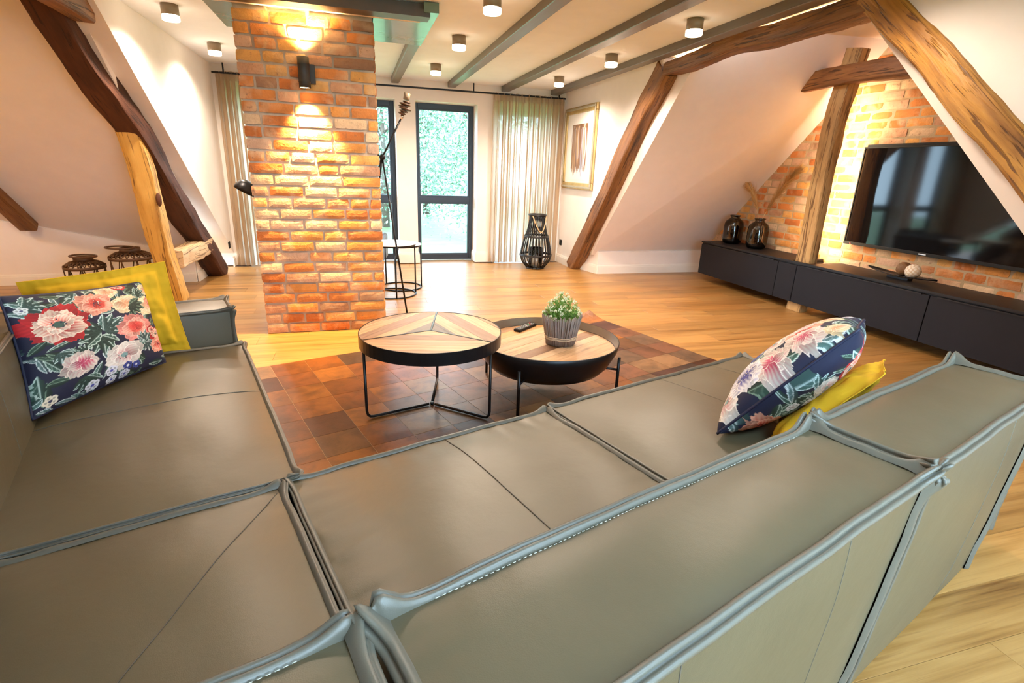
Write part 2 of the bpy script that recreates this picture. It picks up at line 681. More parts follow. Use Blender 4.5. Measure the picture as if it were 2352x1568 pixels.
def add_plank(x, y, L):
    me = plank_mesh(L)
    o = bpy.data.objects.new('plank', me)
    col.objects.link(o)
    o.parent = fl
    o.location = (x, y, 0)
    t = rnd.uniform(0.70, 1.02)
    w = rnd.uniform(-0.05, 0.05)
    o.color = (t + w, t, t - w, 1)
    return o


rest = MB()
y = -3.3
row = 0
nvis = 0
while y < 7.7:
    x = -5.2 + (row * 0.47 % 1.3) - rnd.uniform(0, .3)
    while x < 5.0:
        L = 1.3
        xa, xb = max(x, -5.0), min(x + L, 4.95)
        if xb - xa > 0.12:
            # rows the photo shows
            vis = (y > 1.75 and xb > -4.0) or (y > 0.35 and xa > 0.6)
            if y < 3.0 and xb < -1.6:
                vis = False
            if y < 1.8 and xa < 1.6 and xb < 1.9:
                vis = False
            if vis and nvis < 292:
                add_plank(xa, y, round(xb - xa, 2))
                nvis += 1
            else:
                rest.box((xa + .001, y - PW / 2 + .001, -.012), (xb - .001, y + PW / 2 - .001, 0))
        x += L
    y += PW
    row += 1
rs_ = rest.build('hidden_planks', 'floor_oak', fl, kind='stuff')
rs_.color = (0.8, 0.8, 0.8, 1)


# ------------------------------------------------------------------ walls
def wall_poly(name, poly, axis, a0, a1, mat='plaster'):
    """polygon in the other two coordinates, extruded along axis"""
    mb = MB()
    if axis == 'X':
        M = Matrix(((0, 0, 1, 0), (1, 0, 0, 0), (0, 1, 0, 0), (0, 0, 0, 1)))   # (y,z) poly, extrude x
    elif axis == 'Y':
        M = Matrix(((1, 0, 0, 0), (0, 0, 1, 0), (0, 1, 0, 0), (0, 0, 0, 1)))   # (x,z) poly, extrude y
    else:
        M = Matrix.Identity(4)
    mb.prism(poly, a0, a1, M)
    o = mb.build(name, mat)
    return struct(o)


# right dormer wall (with the picture) and right wall toward the camera
wall_poly('wall_right', [(5.14, ZC), (5.20, 2.34), (5.62, 1.93), (6.15, 1.24), (6.53, .78), (7.18, 0.0), (YW, 0), (YW, ZC)], 'X', XR, XR + 0.09)
wall_poly('wall_right_near', [(2.80, ZC), (2.80, 2.33), (0.48, 0.0), (YB, 0), (YB, ZC)], 'X', XR, XR + 0.09)
# left dormer wall; its lower edge runs down beside the dark rafter
wall_poly('wall_left', [(4.46, ZC), (4.62, 2.33), (7.98, 0.0), (8.0, 0), (8.0, ZC)], 'X', XL - 0.42, XL)
wall_poly('wall_left_near', [(3.05, ZC), (3.05, 2.33), (0.7, 0.0), (YB, 0), (YB, ZC)], 'X', XL - 0.13, XL)
SK = (0.4, 2.6, -1.1, 0.10)     # roof window added behind the viewer, unseen, for daylight on the sofa
cl_ = MB()
for a, b in (((XL - .2, SK[3]), (XR + .09, 8.4)), ((XL - .2, YB), (SK[0], SK[3])), ((SK[1], YB), (XR + .09, SK[3])), ((SK[0], YB), (SK[1], SK[2]))):
    cl_.box((a[0], a[1], ZC), (b[0], b[1], ZC + .12))
struct(cl_.build('ceiling', 'plaster_ceiling'))
sk = MB()
for a, b in (((SK[0], SK[2]), (SK[1], SK[2] + .06)), ((SK[0], SK[3] - .06), (SK[1], SK[3])), ((SK[0], SK[2] + .06), (SK[0] + .06, SK[3] - .06)), ((SK[1] - .06, SK[2] + .06), (SK[1], SK[3] - .06))):
    sk.box((a[0], a[1], ZC + .05), (b[0], b[1], ZC + .12))
sk_o = struct(sk.build('window_7', 'anthracite'))
MB().box((SK[0] + .06, SK[2] + .06, ZC + .08), (SK[1] - .06, SK[3] - .06, ZC + .088)).build('pane', 'window_glass', sk_o)

# window wall: piers, lintel (openings to the floor)
WIN = [(-1.42, -0.58), (-0.28, 0.575), (0.842, 1.70), (1.97, 2.80)]
ZW = 2.19
mbw = MB()
xs = [XL - .15] + [v for w in WIN for v in w] + [XR + .12]
for i in range(0, len(xs), 2):
    mbw.box((xs[i], YW, 0), (xs[i + 1], 8.12, ZW))
mbw.box((XL - .15, YW, ZW), (XR + .12, 8.12, ZC + .1))
struct(mbw.build('wall_far', 'plaster'))
# white reveals are the same plaster; outer sill slab
struct(MB().box((XL - .15, 8.12, -.25), (XR + .12, 8.35, -.02)).build('trim_1', 'stone_white'))

for k, (a, b) in enumerate(WIN):
    w = MB().box((a, 8.02, 0), (a + .055, 8.09, ZW)).box((b - .055, 8.02, 0), (b, 8.09, ZW)).box((a + .055, 8.02, ZW - .07), (b - .055, 8.09, ZW)).box((a + .055, 8.02, 0), (b - .055, 8.09, .075)).build('window_%d' % (k + 1), 'anthracite')
    struct(w)
    bevel(w, 0.004, 1)
    MB().box((a + .055, 8.015, .845), (b - .055, 8.085, .925)).build('transom', 'anthracite', w)
    fr = MB()
    for z0, z1 in ((.075, .845), (.925, ZW - .07)):
        fr.box((a + .055, 8.03, z0), (a + .08, 8.075, z1)).box((b - .08, 8.03, z0), (b - .055, 8.075, z1))
        fr.box((a + .08, 8.03, z0), (b - .08, 8.075, z0 + .02)).box((a + .08, 8.03, z1 - .02), (b - .08, 8.075, z1))
        MB().box((a + .08, 8.05, z0 + .02), (b - .08, 8.058, z1 - .02)).build('pane', 'window_glass', w)
    fr.build('sash', 'anthracite', w)

# baseboards


def baseboard(name, p, q, h=0.13, t=0.018):
    p, q = Vector((*p, 0)), Vector((*q, 0))
    d = (q - p).normalized()
    n = Vector((-d.y, d.x, 0))
    L = (q - p).length
    M = Matrix(((d.x, n.x, 0, p.x), (d.y, n.y, 0, p.y), (0, 0, 1, 0), (0, 0, 0, 1)))
    mb = MB()
    mb.box((0, 0, 0), (L, t, h * .78), M)
    mb.box((0, 0, h * .78), (L, t * .72, h * .92), M)
    mb.box((0, 0, h * .92), (L, t * .4, h), M)
    return struct(mb.build(name, 'white_trim'))


bn = 0
for i in range(0, len(xs), 2):
    a, b = max(xs[i], XL), min(xs[i + 1], XR)
    baseboard('baseboard_far', (b, YW), (a, YW), .155)
for k, (a, b) in enumerate(WIN):      # returns into the reveals
    baseboard('baseboard_far', (a, 8.015), (a, YW - .018), .155)
    baseboard('baseboard_far', (b, YW - .018), (b, 8.015), .155)
baseboard('baseboard_right', (XR, 7.2), (XR, YW))
baseboard('baseboard_left', (XL, YW), (XL, 7.62))
# right alcove: knee wall with return to the rafter
wall_poly('wall_knee_right', [(3.20, 6.66), (5.0, 6.66), (5.0, 6.78), (3.20, 6.78)], 'Z', 0, 0.31)
wall_poly('wall_return_right', [(3.09, 7.12), (3.20, 6.66), (3.24, 6.78), (3.16, 7.16)], 'Z', 0, 0.31)
baseboard('baseboard_right', (4.95, 6.66), (3.20, 6.66), .12)
baseboard('baseboard_right', (3.20, 6.66), (3.09, 7.12), .12)
# left alcove knee wall: the top edge rises toward the far left
wall_poly('wall_knee_left', [(-1.80, 0), (-1.80, .32), (-3.15, .60), (-5.0, .97), (-5.0, 0)], 'Y', 6.70, 6.82)
wall_poly('wall_return_left', [(-1.79, 6.71), (-1.78, 7.22), (-1.9, 7.22), (-1.9, 6.82)], 'Z', 0, 0.34)
baseboard('baseboard_left', (-1.80, 6.70), (-5.0, 6.70), .115)
baseboard('baseboard_left', (-1.78, 7.20), (-1.79, 6.70), .115)


# roof slopes
def slab(name, quad, th, mat='plaster'):
    """quad of lower-surface corners; thickness added along +normal (up)"""
    q = [Vector(p) for p in quad]
    n = (q[1] - q[0]).cross(q[3] - q[0]).normalized()
    if n.z < 0:
        n = -n
    mb = MB()
    mb.v += [tuple(p) for p in q] + [tuple(p + n * th) for p in q]
    for f in ((0, 1, 2, 3), (4, 5, 6, 7), (0, 1, 5, 4), (1, 2, 6, 5), (2, 3, 7, 6), (3, 0, 4, 7)):
        mb.face(f)
    return struct(mb.build(name, mat))


X0 = 3.13
slab('ceiling_slope_right', [(X0, 6.75, .25), (5.05, 6.75, slope_r(6.75)), (5.05, 4.30, slope_r(4.30)), (X0, 4.50, 2.676)], 0.30)
slab('ceiling_slope_right_near', [(X0, 3.20, slope_r2(3.20)), (5.05, 3.20, slope_r2(3.20)), (5.05, 0.2, slope_r2(0.2)), (X0, 0.2, slope_r2(0.2))], 0.30)
struct(MB().box((X0, 3.1, 2.62), (5.05, 4.5, 2.74)).build('ceiling_alcove_right', 'plaster'))
# left alcove slope: lower edge rises to the left
mbl = MB()
low = [(-1.70, 6.76, .285), (-3.15, 6.76, .56), (-5.1, 6.76, .94)]
top = [(-1.70, 4.55, 2.42), (-3.15, 4.61, 2.70), (-5.1, 4.62, 3.08)]
low[0] = (-1.74, 6.76, .29)
top[0] = (-1.74, 4.60, 2.42)
for p in low + top:
    mbl.v.append(p)
for p in low + top:
    mbl.v.append((p[0], p[1] + .2, p[2] + .2))
for a in (0, 1):
    mbl.face((a, a + 1, a + 4, a + 3), None, False)
    mbl.face((a + 6, a + 7, a + 10, a + 9))
for f in ((0, 1, 7, 6), (1, 2, 8, 7), (3, 4, 10, 9), (4, 5, 11, 10), (0, 3, 9, 6), (2, 5, 11, 8)):
    mbl.face(f)
struct(mbl.build('ceiling_slope_left', 'plaster'))
slab('ceiling_slope_left_near', [(-1.74, 3.3, 2.5), (-5.1, 3.3, 2.5), (-5.1, 0.4, .3), (-1.74, 0.4, .3)], 0.10)
struct(MB().box((-5.1, 3.2, 2.5), (-1.7, 4.75, 2.62)).build('ceiling_alcove_left', 'plaster'))
struct(MB().box((XLL - .1, -.5, 0), (XLL, 7.0, 2.6)).build('wall_left_far', 'plaster'))
struct(MB().box((-5.1, -.6, 0), (-1.65, -.48, 2.6)).build('wall_left_rear', 'plaster'))
struct(MB().box((3.05, -.6, 0), (5.1, -.48, 2.6)).build('wall_right_rear', 'plaster'))
# wall behind the camera with its own window openings
mbk = MB()
WB = [(0.15, 1.48), (1.6, 2.92)]
xk = [XL - .15] + [v for w in WB for v in w] + [XR + .12]
for i in range(0, len(xk), 2):
    mbk.box((xk[i], YB - .3, 0), (xk[i + 1], YB, 2.25))
mbk.box((XL - .15, YB - .3, 2.25), (XR + .12, YB, ZC + .1))
struct(mbk.build('wall_near', 'plaster'))
for k, (a, b) in enumerate(WB):
    w = MB().box((a, YB - .2, 0), (a + .06, YB - .13, 2.25)).box((b - .06, YB - .2, 0), (b, YB - .13, 2.25)).box((a + .06, YB - .2, 2.18), (b - .06, YB - .13, 2.25)).box((a + .06, YB - .2, 0), (b - .06, YB - .13, .08)).build('window_%d' % (k + 5), 'anthracite')
    struct(w)
    MB().box((a + .06, YB - .17, .08), (b - .06, YB - .162, 2.18)).build('pane', 'window_glass', w)


# ------------------------------------------------------------------ bricks
PAL = [((0.50, 0.185, 0.05), 5), ((0.56, 0.24, 0.06), 4), ((0.44, 0.14, 0.035), 3), ((0.48, 0.26, 0.15), 3), ((0.60, 0.42, 0.26), 3.2), ((0.30, 0.16, 0.09), 1.0), ((0.60, 0.31, 0.09), 3), ((0.52, 0.33, 0.22), 2.5)]
PW_ = [w for _, w in PAL]


def brick_mesh(L, H, D, jit):
    """front face in local xz at y=0 (facing -y), depth +y"""
    mb = MB()
    nx, nz = 5, 3
    idx = {}
    for i in range(nx + 1):
        for j in range(nz + 1):
            x, z = L * i / nx, H * j / nz
            ed = i in (0, nx) or j in (0, nz)
            ox = rnd.uniform(-jit, jit) if i not in (0, nx) else rnd.uniform(0, jit * 1.5) * (1 if i == 0 else -1)
            oz = rnd.uniform(-jit, jit) if j not in (0, nz) else rnd.uniform(0, jit * 1.3) * (1 if j == 0 else -1)
            if i in (0, nx) and j in (0, nz):
                ox *= 2.0
                oz *= 1.6
            oy = rnd.uniform(0, .0014) + (0.0035 if ed else 0)
            idx[i, j] = len(mb.v)
            mb.v.append((x + ox, oy, z + oz))
    for i in range(nx):
        for j in range(nz):
            mb.face((idx[i, j], idx[i + 1, j], idx[i + 1, j + 1], idx[i, j + 1]))
    ring = [(i, 0) for i in range(nx + 1)] + [(nx, j) for j in range(1, nz + 1)] + [(i, nz) for i in range(nx - 1, -1, -1)] + [(0, j) for j in range(nz - 1, 0, -1)]
    back = []
    for k in ring:
        p = mb.v[idx[k]]
        back.append(len(mb.v))
        mb.v.append((p[0], D, p[2]))
    n = len(ring)
    for a in range(n):
        b = (a + 1) % n
        mb.face((idx[ring[b]], idx[ring[a]], back[a], back[b]))
    return mb


def pick_col():
    r = rnd.uniform(0, sum(PW_))
    for (c, w) in PAL:
        r -= w
        if r <= 0:
            break
    k = rnd.uniform(1.0, 1.32)
    return tuple(min(1, x * k) for x in c)


def lay(parent, M, L, H, D=0.03, jit=0.0028, stuff=None):
    mb = brick_mesh(L, H, D, jit)
    me_v = [tuple(M @ Vector(v)) for v in mb.v]
    if stuff is not None:
        o = len(stuff.v)
        stuff.v += me_v
        for f in mb.f:
            stuff.face([o + i for i in f])
        return
    ob = mb.build('brick', 'brick', parent)
    ob.matrix_local = M
    ob.color = (*pick_col(), 1)


ROW = 0.0838
# chimney: core in mortar, bricks on the front and both flanks
CX0, CX1, CY0, CY1, CZ = -0.752, 0.197, 4.48, 5.32, 2.372
chim = MB().box((CX0 + .012, CY0 + .012, 0), (CX1 - .012, CY1 - .012, CZ)).build('brick_chimney', 'mortar')
tag(chim, 'square brick chimney column standing in the middle of the room', 'chimney')


def course_lengths(W, off):
    out = []
    x = 0.0
    first = True
    while x < W - 0.02:
        L = rnd.choice([0.235, 0.24, 0.228, 0.235, 0.14, 0.165]) if not first else off
        first = False
        if W - (x + L) < 0.07:
            L = W - x
        out.append((x, L))
        x += L + 0.012
    return out


nrow = int(CZ / ROW)
for r in range(nrow):
    z = .004 + r * ROW
    H = ROW - 0.0125
    off = [0.235, 0.115, 0.175][r % 3] if r % 2 else rnd.choice([0.115, 0.16, .1])
    for x, L in course_lengths(CX1 - CX0, off):
        pr = rnd.uniform(-.004, .004)
        lay(chim, Matrix.Translation((CX0 + x, CY0 - .004 + pr, z + rnd.uniform(-.002, .002))), L, H, 0.025)
    # right flank (faces +x): local x -> +y, local -y -> +x
    for y_, L in course_lengths(CY1 - CY0 - .03, 0.235 if r % 2 else .115)[:3]:
        M = Matrix(((0, -1, 0, CX1 + .004), (1, 0, 0, CY0 + .03 + y_), (0, 0, 1, z), (0, 0, 0, 1)))
        lay(chim, M, L, H, 0.025)
    # left flank, first brick only
    L = 0.2 if r % 2 else .1
    M = Matrix(((0, 1, 0, CX0 - .004), (-1, 0, 0, CY0 + .03 + L), (0, 0, 1, z), (0, 0, 0, 1)))
    lay(chim, M, L, H, 0.025)

# brick wall behind the television
tvw = wall_poly('wall_right_brick', [(6.85, 0.0), (6.85, slope_r(6.7)), (4.40, 2.66), (3.15, 2.66), (0.4, -.1 + slope_r2(.5)), (0.4, 0.0)], 'X', XTV + 0.006, XTV + .2, 'mortar_warm_lit')
stuffb = MB()
nb = 0
r = 0
z = 0.0
while z < 2.62:
    y1 = min(6.68, 6.65 - (z + .04 - .36) / .965)      # left end under the slope
    y0 = 1.6
    W = y1 - y0
    H = ROW - .0125
    off = [0.12, 0.22, 0.17][r % 3]
    for s, L in course_lengths(W, off):
        ya = y1 - s
        M = Matrix(((0, 1, 0, XTV - rnd.uniform(-.003, .003)), (-1, 0, 0, ya), (0, 0, 1, z + rnd.uniform(-.002, .002)), (0, 0, 0, 1)))
        # what the photo shows: above the cabinet, left of the rafter, not behind the screen
        ym = ya - L / 2
        visible = z > 0.45 and ym > 2.35 and z < 2.2 + 0.62 * (ym - 3.2) and not (0.80 < z < 1.58 and ym < 4.2)
        if visible and nb < 298:
            lay(tvw, M, L, H, 0.03)
            nb += 1
        else:
            lay(tvw, M, L, H, 0.03, stuff=stuffb)
    z += ROW
    r += 1
sb = stuffb.build('hidden_bricks', 'brick', tvw, kind='stuff')
sb.color = (0.58, 0.3, 0.15, 1)


# ------------------------------------------------------------------ timbers
def timber(name, pts, wa, wb, side, mat, seed, rough=0.012, seg=40, parent=None, cut0=None, cut1=None):
    """hewn beam along a polyline: half sizes wa (along side axis) and wb (along the other axis)"""
    pts = [Vector(p) for p in pts]
    d = [0]
    for a, b in zip(pts, pts[1:]):
        d.append(d[-1] + (b - a).length)
    T = d[-1]

    def at(t):
        for i in range(len(pts) - 1):
            if t <= d[i + 1] or i == len(pts) - 2:
                f = (t - d[i]) / (d[i + 1] - d[i])
                return pts[i].lerp(pts[i + 1], f)
    # smooth samples
    S = []
    for i in range(seg + 1):
        t = T * i / seg
        w = T * 0.05
        S.append((at(max(0, t - w)) + at(t) * 2 + at(min(T, t + w))) / 4 if 0 < i < seg else at(t))
    side = Vector(side).normalized()
    mb = MB()
    n = 20
    A = [2 * PI * k / n for k in range(n)]
    per = 2 * (2 * wa + 2 * wb)
    rng = random.Random(seed)
    sx, sy, sz = rng.uniform(0, 50), rng.uniform(0, 50), rng.uniform(0, 50)
    for i in range(seg + 1):
        p = S[i]
        tg = (S[min(i + 1, seg)] - S[max(i - 1, 0)]).normalized()
        sd = (side - tg * side.dot(tg)).normalized()
        up = tg.cross(sd)
        t = T * i / seg
        for k, a in enumerate(A):
            ca, sa = math.cos(a), math.sin(a)
            e = 0.27                      # squarish section
            x = math.copysign(abs(ca) ** e, ca) * wa
            y = math.copysign(abs(sa) ** e, sa) * wb
            nv = mn.noise(Vector((sx + t * 2.2, sy + ca * .9, sz + sa * .9)))
            nv2 = mn.noise(Vector((sx + t * 9, sy + ca * 3, sz + sa * 3)))
            s = 1 + (nv * rough + nv2 * rough * .35) / max(0.05, (wa + wb) * .5)
            off = mn.noise(Vector((sx + 9, t * 1.1, 3))) * rough * 1.2
            q = p + sd * (x * s + off) + up * (y * s)
            mb.v.append(tuple(q))
    for i in range(seg):
        for k in range(n):
            k2 = (k + 1) % n
            u0, u1 = T * i / seg, T * (i + 1) / seg
            v0, v1 = per * k / n, per * (k + 1) / n
            mb.face((i * n + k, i * n + k2, (i + 1) * n + k2, (i + 1) * n + k), [(u0, v0), (u0, v1), (u1, v1), (u1, v0)], True)
    mb.face([k for k in range(n)][::-1], [(0.02 * math.cos(a), 0.1 * math.sin(a)) for a in A][::-1])
    mb.face([seg * n + k for k in range(n)], [(0.02 * math.cos(a), 0.1 * math.sin(a)) for a in A])
    o = mb.build(name, mat, parent)
    m = o.modifiers.new('edges', 'EDGE_SPLIT')
    m.split_angle = math.radians(38)
    return o


def proj_shift(p, d):
    return (p[0] + d[0], p[1] + d[1], p[2] + d[2])


# right truss in the plane of the right wall
tag(timber('timber_rafter', [(3.06, 5.16, 2.36), (3.06, 5.60, 1.92), (3.06, 6.14, 1.22), (3.06, 6.52, .76), (3.06, 7.17, 0.004)], 0.085, 0.115, (1, 0, 0), 'oak_brown', 3, 0.014), 'brown hewn rafter slanting to the floor between the framed picture and the white slope', 'timber')
tag(timber('timber_collar', [(3.06, 5.12, 2.345), (3.06, 4.75, 2.345), (3.06, 4.42, 2.362), (3.06, 4.15, 2.385), (3.06, 3.85, 2.368), (3.06, 3.4, 2.358), (3.06, 2.84, 2.372)], 0.085, 0.064, (1, 0, 0), 'oak_brown', 5, 0.020), 'wavy hewn tie beam under the ceiling joining the two slanting timbers', 'timber')
tag(timber('timber_rafter', [(3.07, 2.885, 2.436), (3.07, 2.465, 2.066), (3.07, 1.765, 1.416), (3.07, 0.965, .636), (3.07, 0.36, 0.03)], 0.10, 0.092, (1, 0, 0), 'oak_golden', 11, 0.018), 'thick golden worm-eaten rafter slanting in front of the television', 'timber')
# left truss
tag(timber('timber_rafter', [(-1.88, 4.62, 2.34), (-1.865, 4.94, 2.04), (-1.80, 5.42, 1.64), (-1.76, 5.90, 1.17), (-1.72, 6.45, .66), (-1.675, 7.16, 0.004)], 0.10, 0.10, (1, 0, 0), 'oak_dark', 21, 0.02), 'dark red-brown curved rafter slanting along the left wall', 'timber')
tag(timber('timber_collar', [(-1.71, 4.72, 2.30), (-1.71, 3.9, 2.31), (-1.71, 3.0, 2.30)], 0.07, 0.10, (1, 0, 0), 'oak_brown', 23, 0.008), 'brown tie beam in the upper left corner meeting the dark rafter', 'timber')
tag(timber('timber_post', [(-1.755, 5.78, 0.002), (-1.77, 5.68, .55), (-1.79, 5.56, 1.15), (-1.815, 5.47, 1.60)], 0.082, 0.09, (1, 0, 0), 'oak_yellow', 27, 0.02), 'yellow upright post with a dark knot propping the dark rafter', 'timber')
tag(timber('timber_stub', [(-1.74, 5.82, .40), (-1.71, 6.3, .405), (-1.68, 6.78, .41)], 0.085, 0.085, (1, 0, 0), 'oak_pale', 31, 0.016), 'short pale log end between the yellow post and the dark rafter', 'timber')
tag(timber('timber_rafter', [(-3.24, 6.62, .62), (-3.24, 6.2, .955), (-3.24, 5.6, 1.45), (-3.24, 5.0, 1.95)], 0.075, 0.05, (1, 0, 0), 'oak_brown', 33, 0.006), 'brown rafter stub on the left slope at the edge of the picture', 'timber')
# knot of the yellow post
kn = MB().sphere((0, 0, 0), 1.0, 14, 8).build('knot', 'oak_dark', [o for o in bpy.data.objects if o.name.startswith('timber_post')][0])
kn.location = (-1.685, 5.50, 0.985)
kn.scale = (0.022, 0.028, 0.06)
# post and cross piece in front of the brick wall
tag(timber('timber_post', [(4.545, 4.44, 0.002), (4.545, 4.44, .55), (4.54, 4.46, 1.3), (4.53, 4.43, 2.0), (4.53, 4.34, 2.52)], 0.06, 0.095, (1, 0, 0), 'oak_weathered', 41, 0.016), 'weathered oak post rising through the black cabinet left of the television', 'timber')
tag(timber('timber_crosspiece', [(4.42, 5.02, 2.27), (4.42, 4.5, 2.285), (4.42, 3.9, 2.28), (4.42, 3.55, 2.265)], 0.06, 0.085, (1, 0, 0), 'oak_brown', 43, 0.012), 'horizontal brown timber crossing the oak post above the television', 'timber')

# ceiling beams
for k, (xa, xb, ya) in enumerate(((0.53, 0.63, 5.3), (1.28, 1.385, 1.2), (2.03, 2.14, 1.2), (2.76, 2.87, 1.2))):
    mb = MB()
    dx = -0.07 if k == 3 else 0.0
    o_ = len(mb.v)
    P = [(xa + dx, ya, ZB), (xb + dx, ya, ZB), (xb, YW, ZB), (xa, YW, ZB), (xa + dx, ya, ZC), (xb + dx, ya, ZC), (xb, YW, ZC), (xa, YW, ZC)]
    mb.v += P
    for q in ((0, 3, 2, 1), (0, 1, 5, 4), (1, 2, 6, 5), (2, 3, 7, 6), (3, 0, 4, 7)):
        mb.face(q, [(P[i][1], P[i][0] + P[i][2]) for i in q])
    lab = ['short grey ceiling beam running from the loft panel to the window wall',
           'grey ceiling beam above the middle window, second from the chimney',
           'grey ceiling beam ending above the left edge of the sheer curtain',
           'grey ceiling beam nearest the right wall, above the tie beam'][k]
    b = tag(mb.build('ceiling_beam', 'beam_grey'), lab, 'beam', 'ceiling beams')
    bevel(b, 0.005, 1)

# loft opening around the chimney top
lo = thing('loft_trimmer', 'dark grey boxed loft trim around the chimney top', 'ceiling trim', (0, 0, ZB))
lo_m = MB()
for a, b in (((-.93, 4.42, 2.372), (-.752, 5.30, 2.44)), ((.197, 4.42, 2.372), (.60, 5.30, 2.44)), ((-.752, 5.31, 2.372), (.197, 5.34, 2.44))):
    lo_m.box((a[0], a[1], a[2] - ZB), (b[0], b[1], b[2] - ZB))
lo_m.build('soffit_panel', 'loft_panel_lawn_tint', lo)
MB().box((.53, 4.20, -.004), (.635, 5.30, .06)).build('side_joist', 'loft_panel_lawn_tint', lo)
MB().box((-.93, 4.22, -.030), (.575, 4.36, .02)).build('front_beam', 'loft_beam', lo)
MB().box((-.93, 4.36, -.012), (.53, 4.475, .02)).build('soffit_board', 'plaster', lo)
MB().box((-.93, 4.25, .02), (.56, 4.42, .06)).build('upper_beam', 'loft_beam', lo)

# ------------------------------------------------------------------ ceiling spots
SP = [(-1.27, 5.08), (-1.27, 6.46), (.945, 5.11), (.945, 6.53), (.945, 3.90), (2.46, 3.84), (2.46, 5.20), (2.46, 6.62)]
SPL = ['round ceiling spot left of the chimney nearer the viewer', 'round ceiling spot left of the chimney above the left curtain', 'round ceiling spot between the first two beams, middle of its row', 'round ceiling spot nearest the windows between first and second beam',
       'round ceiling spot cut by the top edge of the picture', 'round ceiling spot above the wavy tie beam, nearest the viewer', 'round ceiling spot above the right rafter, middle of its row', 'round ceiling spot nearest the sheer curtain']
proto = None
for k, (x, y) in enumerate(SP):
    if proto is None:
        proto = thing('ceiling_spot', SPL[0], 'ceiling light', (x, y, ZC), 0, 'ceiling spots')
        MB().lathe([(0.001, 0.0), (.060, 0), (.060, -.074), (.052, -.074), (.052, -.06), (.001, -.06)], 32).build('housing', 'taupe_metal', proto)
        MB().lathe([(.060, -.074), (.060, -.106), (.055, -.110), (.001, -.110)], 32).build('lens_bloom', 'spot_glow', proto)  # lens face; the glowing side ring imitates bloom
        o = proto
    else:
        o = copy_tree(proto)
        o.location = (x, y, ZC)
        o['label'] = SPL[k]
    spot('spot_beam', (x, y, ZC - .125), (x, y, 0), SPOT_W, 160, 0.06, WARM, 0.7)
for x, y in ((.945, 2.7), (2.35, 2.5), (-.4, 2.9)):  # added unseen spots without housings, extra light towards the sofa
    spot('spot_beam', (x, y, ZC - .06), (x, y, 0), SPOT_W * .34, 165, 0.05, WARM, 0.6)
for x, y in ((-2.9, 3.9), (-4.2, 4.6)):  # unseen spots added to warm the left alcove slope
    spot('spot_beam', (x, y, 2.42), (x - .1, y + .6, 0), 60, 150, 0.06, (1, .58, .22), 0.9)

# ------------------------------------------------------------------ wall lamp on the chimney
wl = thing('wall_lamp', 'black cylindrical up-and-down lamp on the brick chimney', 'wall lamp', (-.305, 4.475, 1.955))
MB().box((.030, -.05, -.065), (.072, -.004, .06)).build('bracket', 'lamp_graphite', wl)
MB().lathe([(.030, -.085), (.036, -.10), (.040, -.10), (.040, -.065), (.0415, -.063), (.0415, -.058), (.040, -.056), (.040, .05), (.0415, .052), (.0415, .058), (.040, .06), (.040, .1), (.036, .1), (.030, .085)], 32, (0, -.075, 0)).build('body', 'lamp_graphite', wl)
MB().lathe([(.001, -.097), (.034, -.097)], 24, (0, -.075, 0)).lathe([(.034, .086), (.001, .086)], 24, (0, -.075, 0)).build('bulb', 'led_glow', wl)
spot('lamp_up', (-.305, 4.40, 2.06), (-.305, 4.43, 2.6), LAMP_W * .9, 100, 0.02, (1, .65, .26), .8)
spot('lamp_down', (-.305, 4.40, 1.84), (-.305, 4.46, .6), LAMP_W * 4.4, 80, 0.02, (1, .63, .23), .95)

# LED strips: on the tie beam and behind the oak post
ls = MB().box((3.04, 3.05, 2.424), (3.07, 5.0, 2.43)).build('led_strip', 'led_glow')
tag(ls, 'warm light strip lying on top of the wavy tie beam', 'light strip')
area('led_up', (3.12, 4.0, 2.43), (3.6, 4.0, 2.9), 5.0, 1.8, .02)
ls2 = MB().box((4.604, 4.505, .55), (4.612, 4.52, 2.2)).build('led_strip', 'led_glow')
tag(ls2, 'warm light strip hidden behind the oak post on the brick wall', 'light strip')
area('led_post', (4.625, 4.515, 1.40), (4.90, 4.49, 1.40), 16.0, .02, 1.65, (1, .78, .52))

# ------------------------------------------------------------------ curtains and rod
rod = thing('curtain_rod', 'flat black curtain rod running along the whole window wall', 'curtain rod', (0, 7.66, 2.325))
MB().box((XL + .03, -.012, -.004), (2.96, .012, .016)).build('rail', 'black_metal', rod)
for x in (-1.44, .2, 1.62, 2.86):
    MB().box((x - .008, -.008, .012), (x + .008, .008, ZC - 2.325)).build('bracket', 'black_metal', rod)


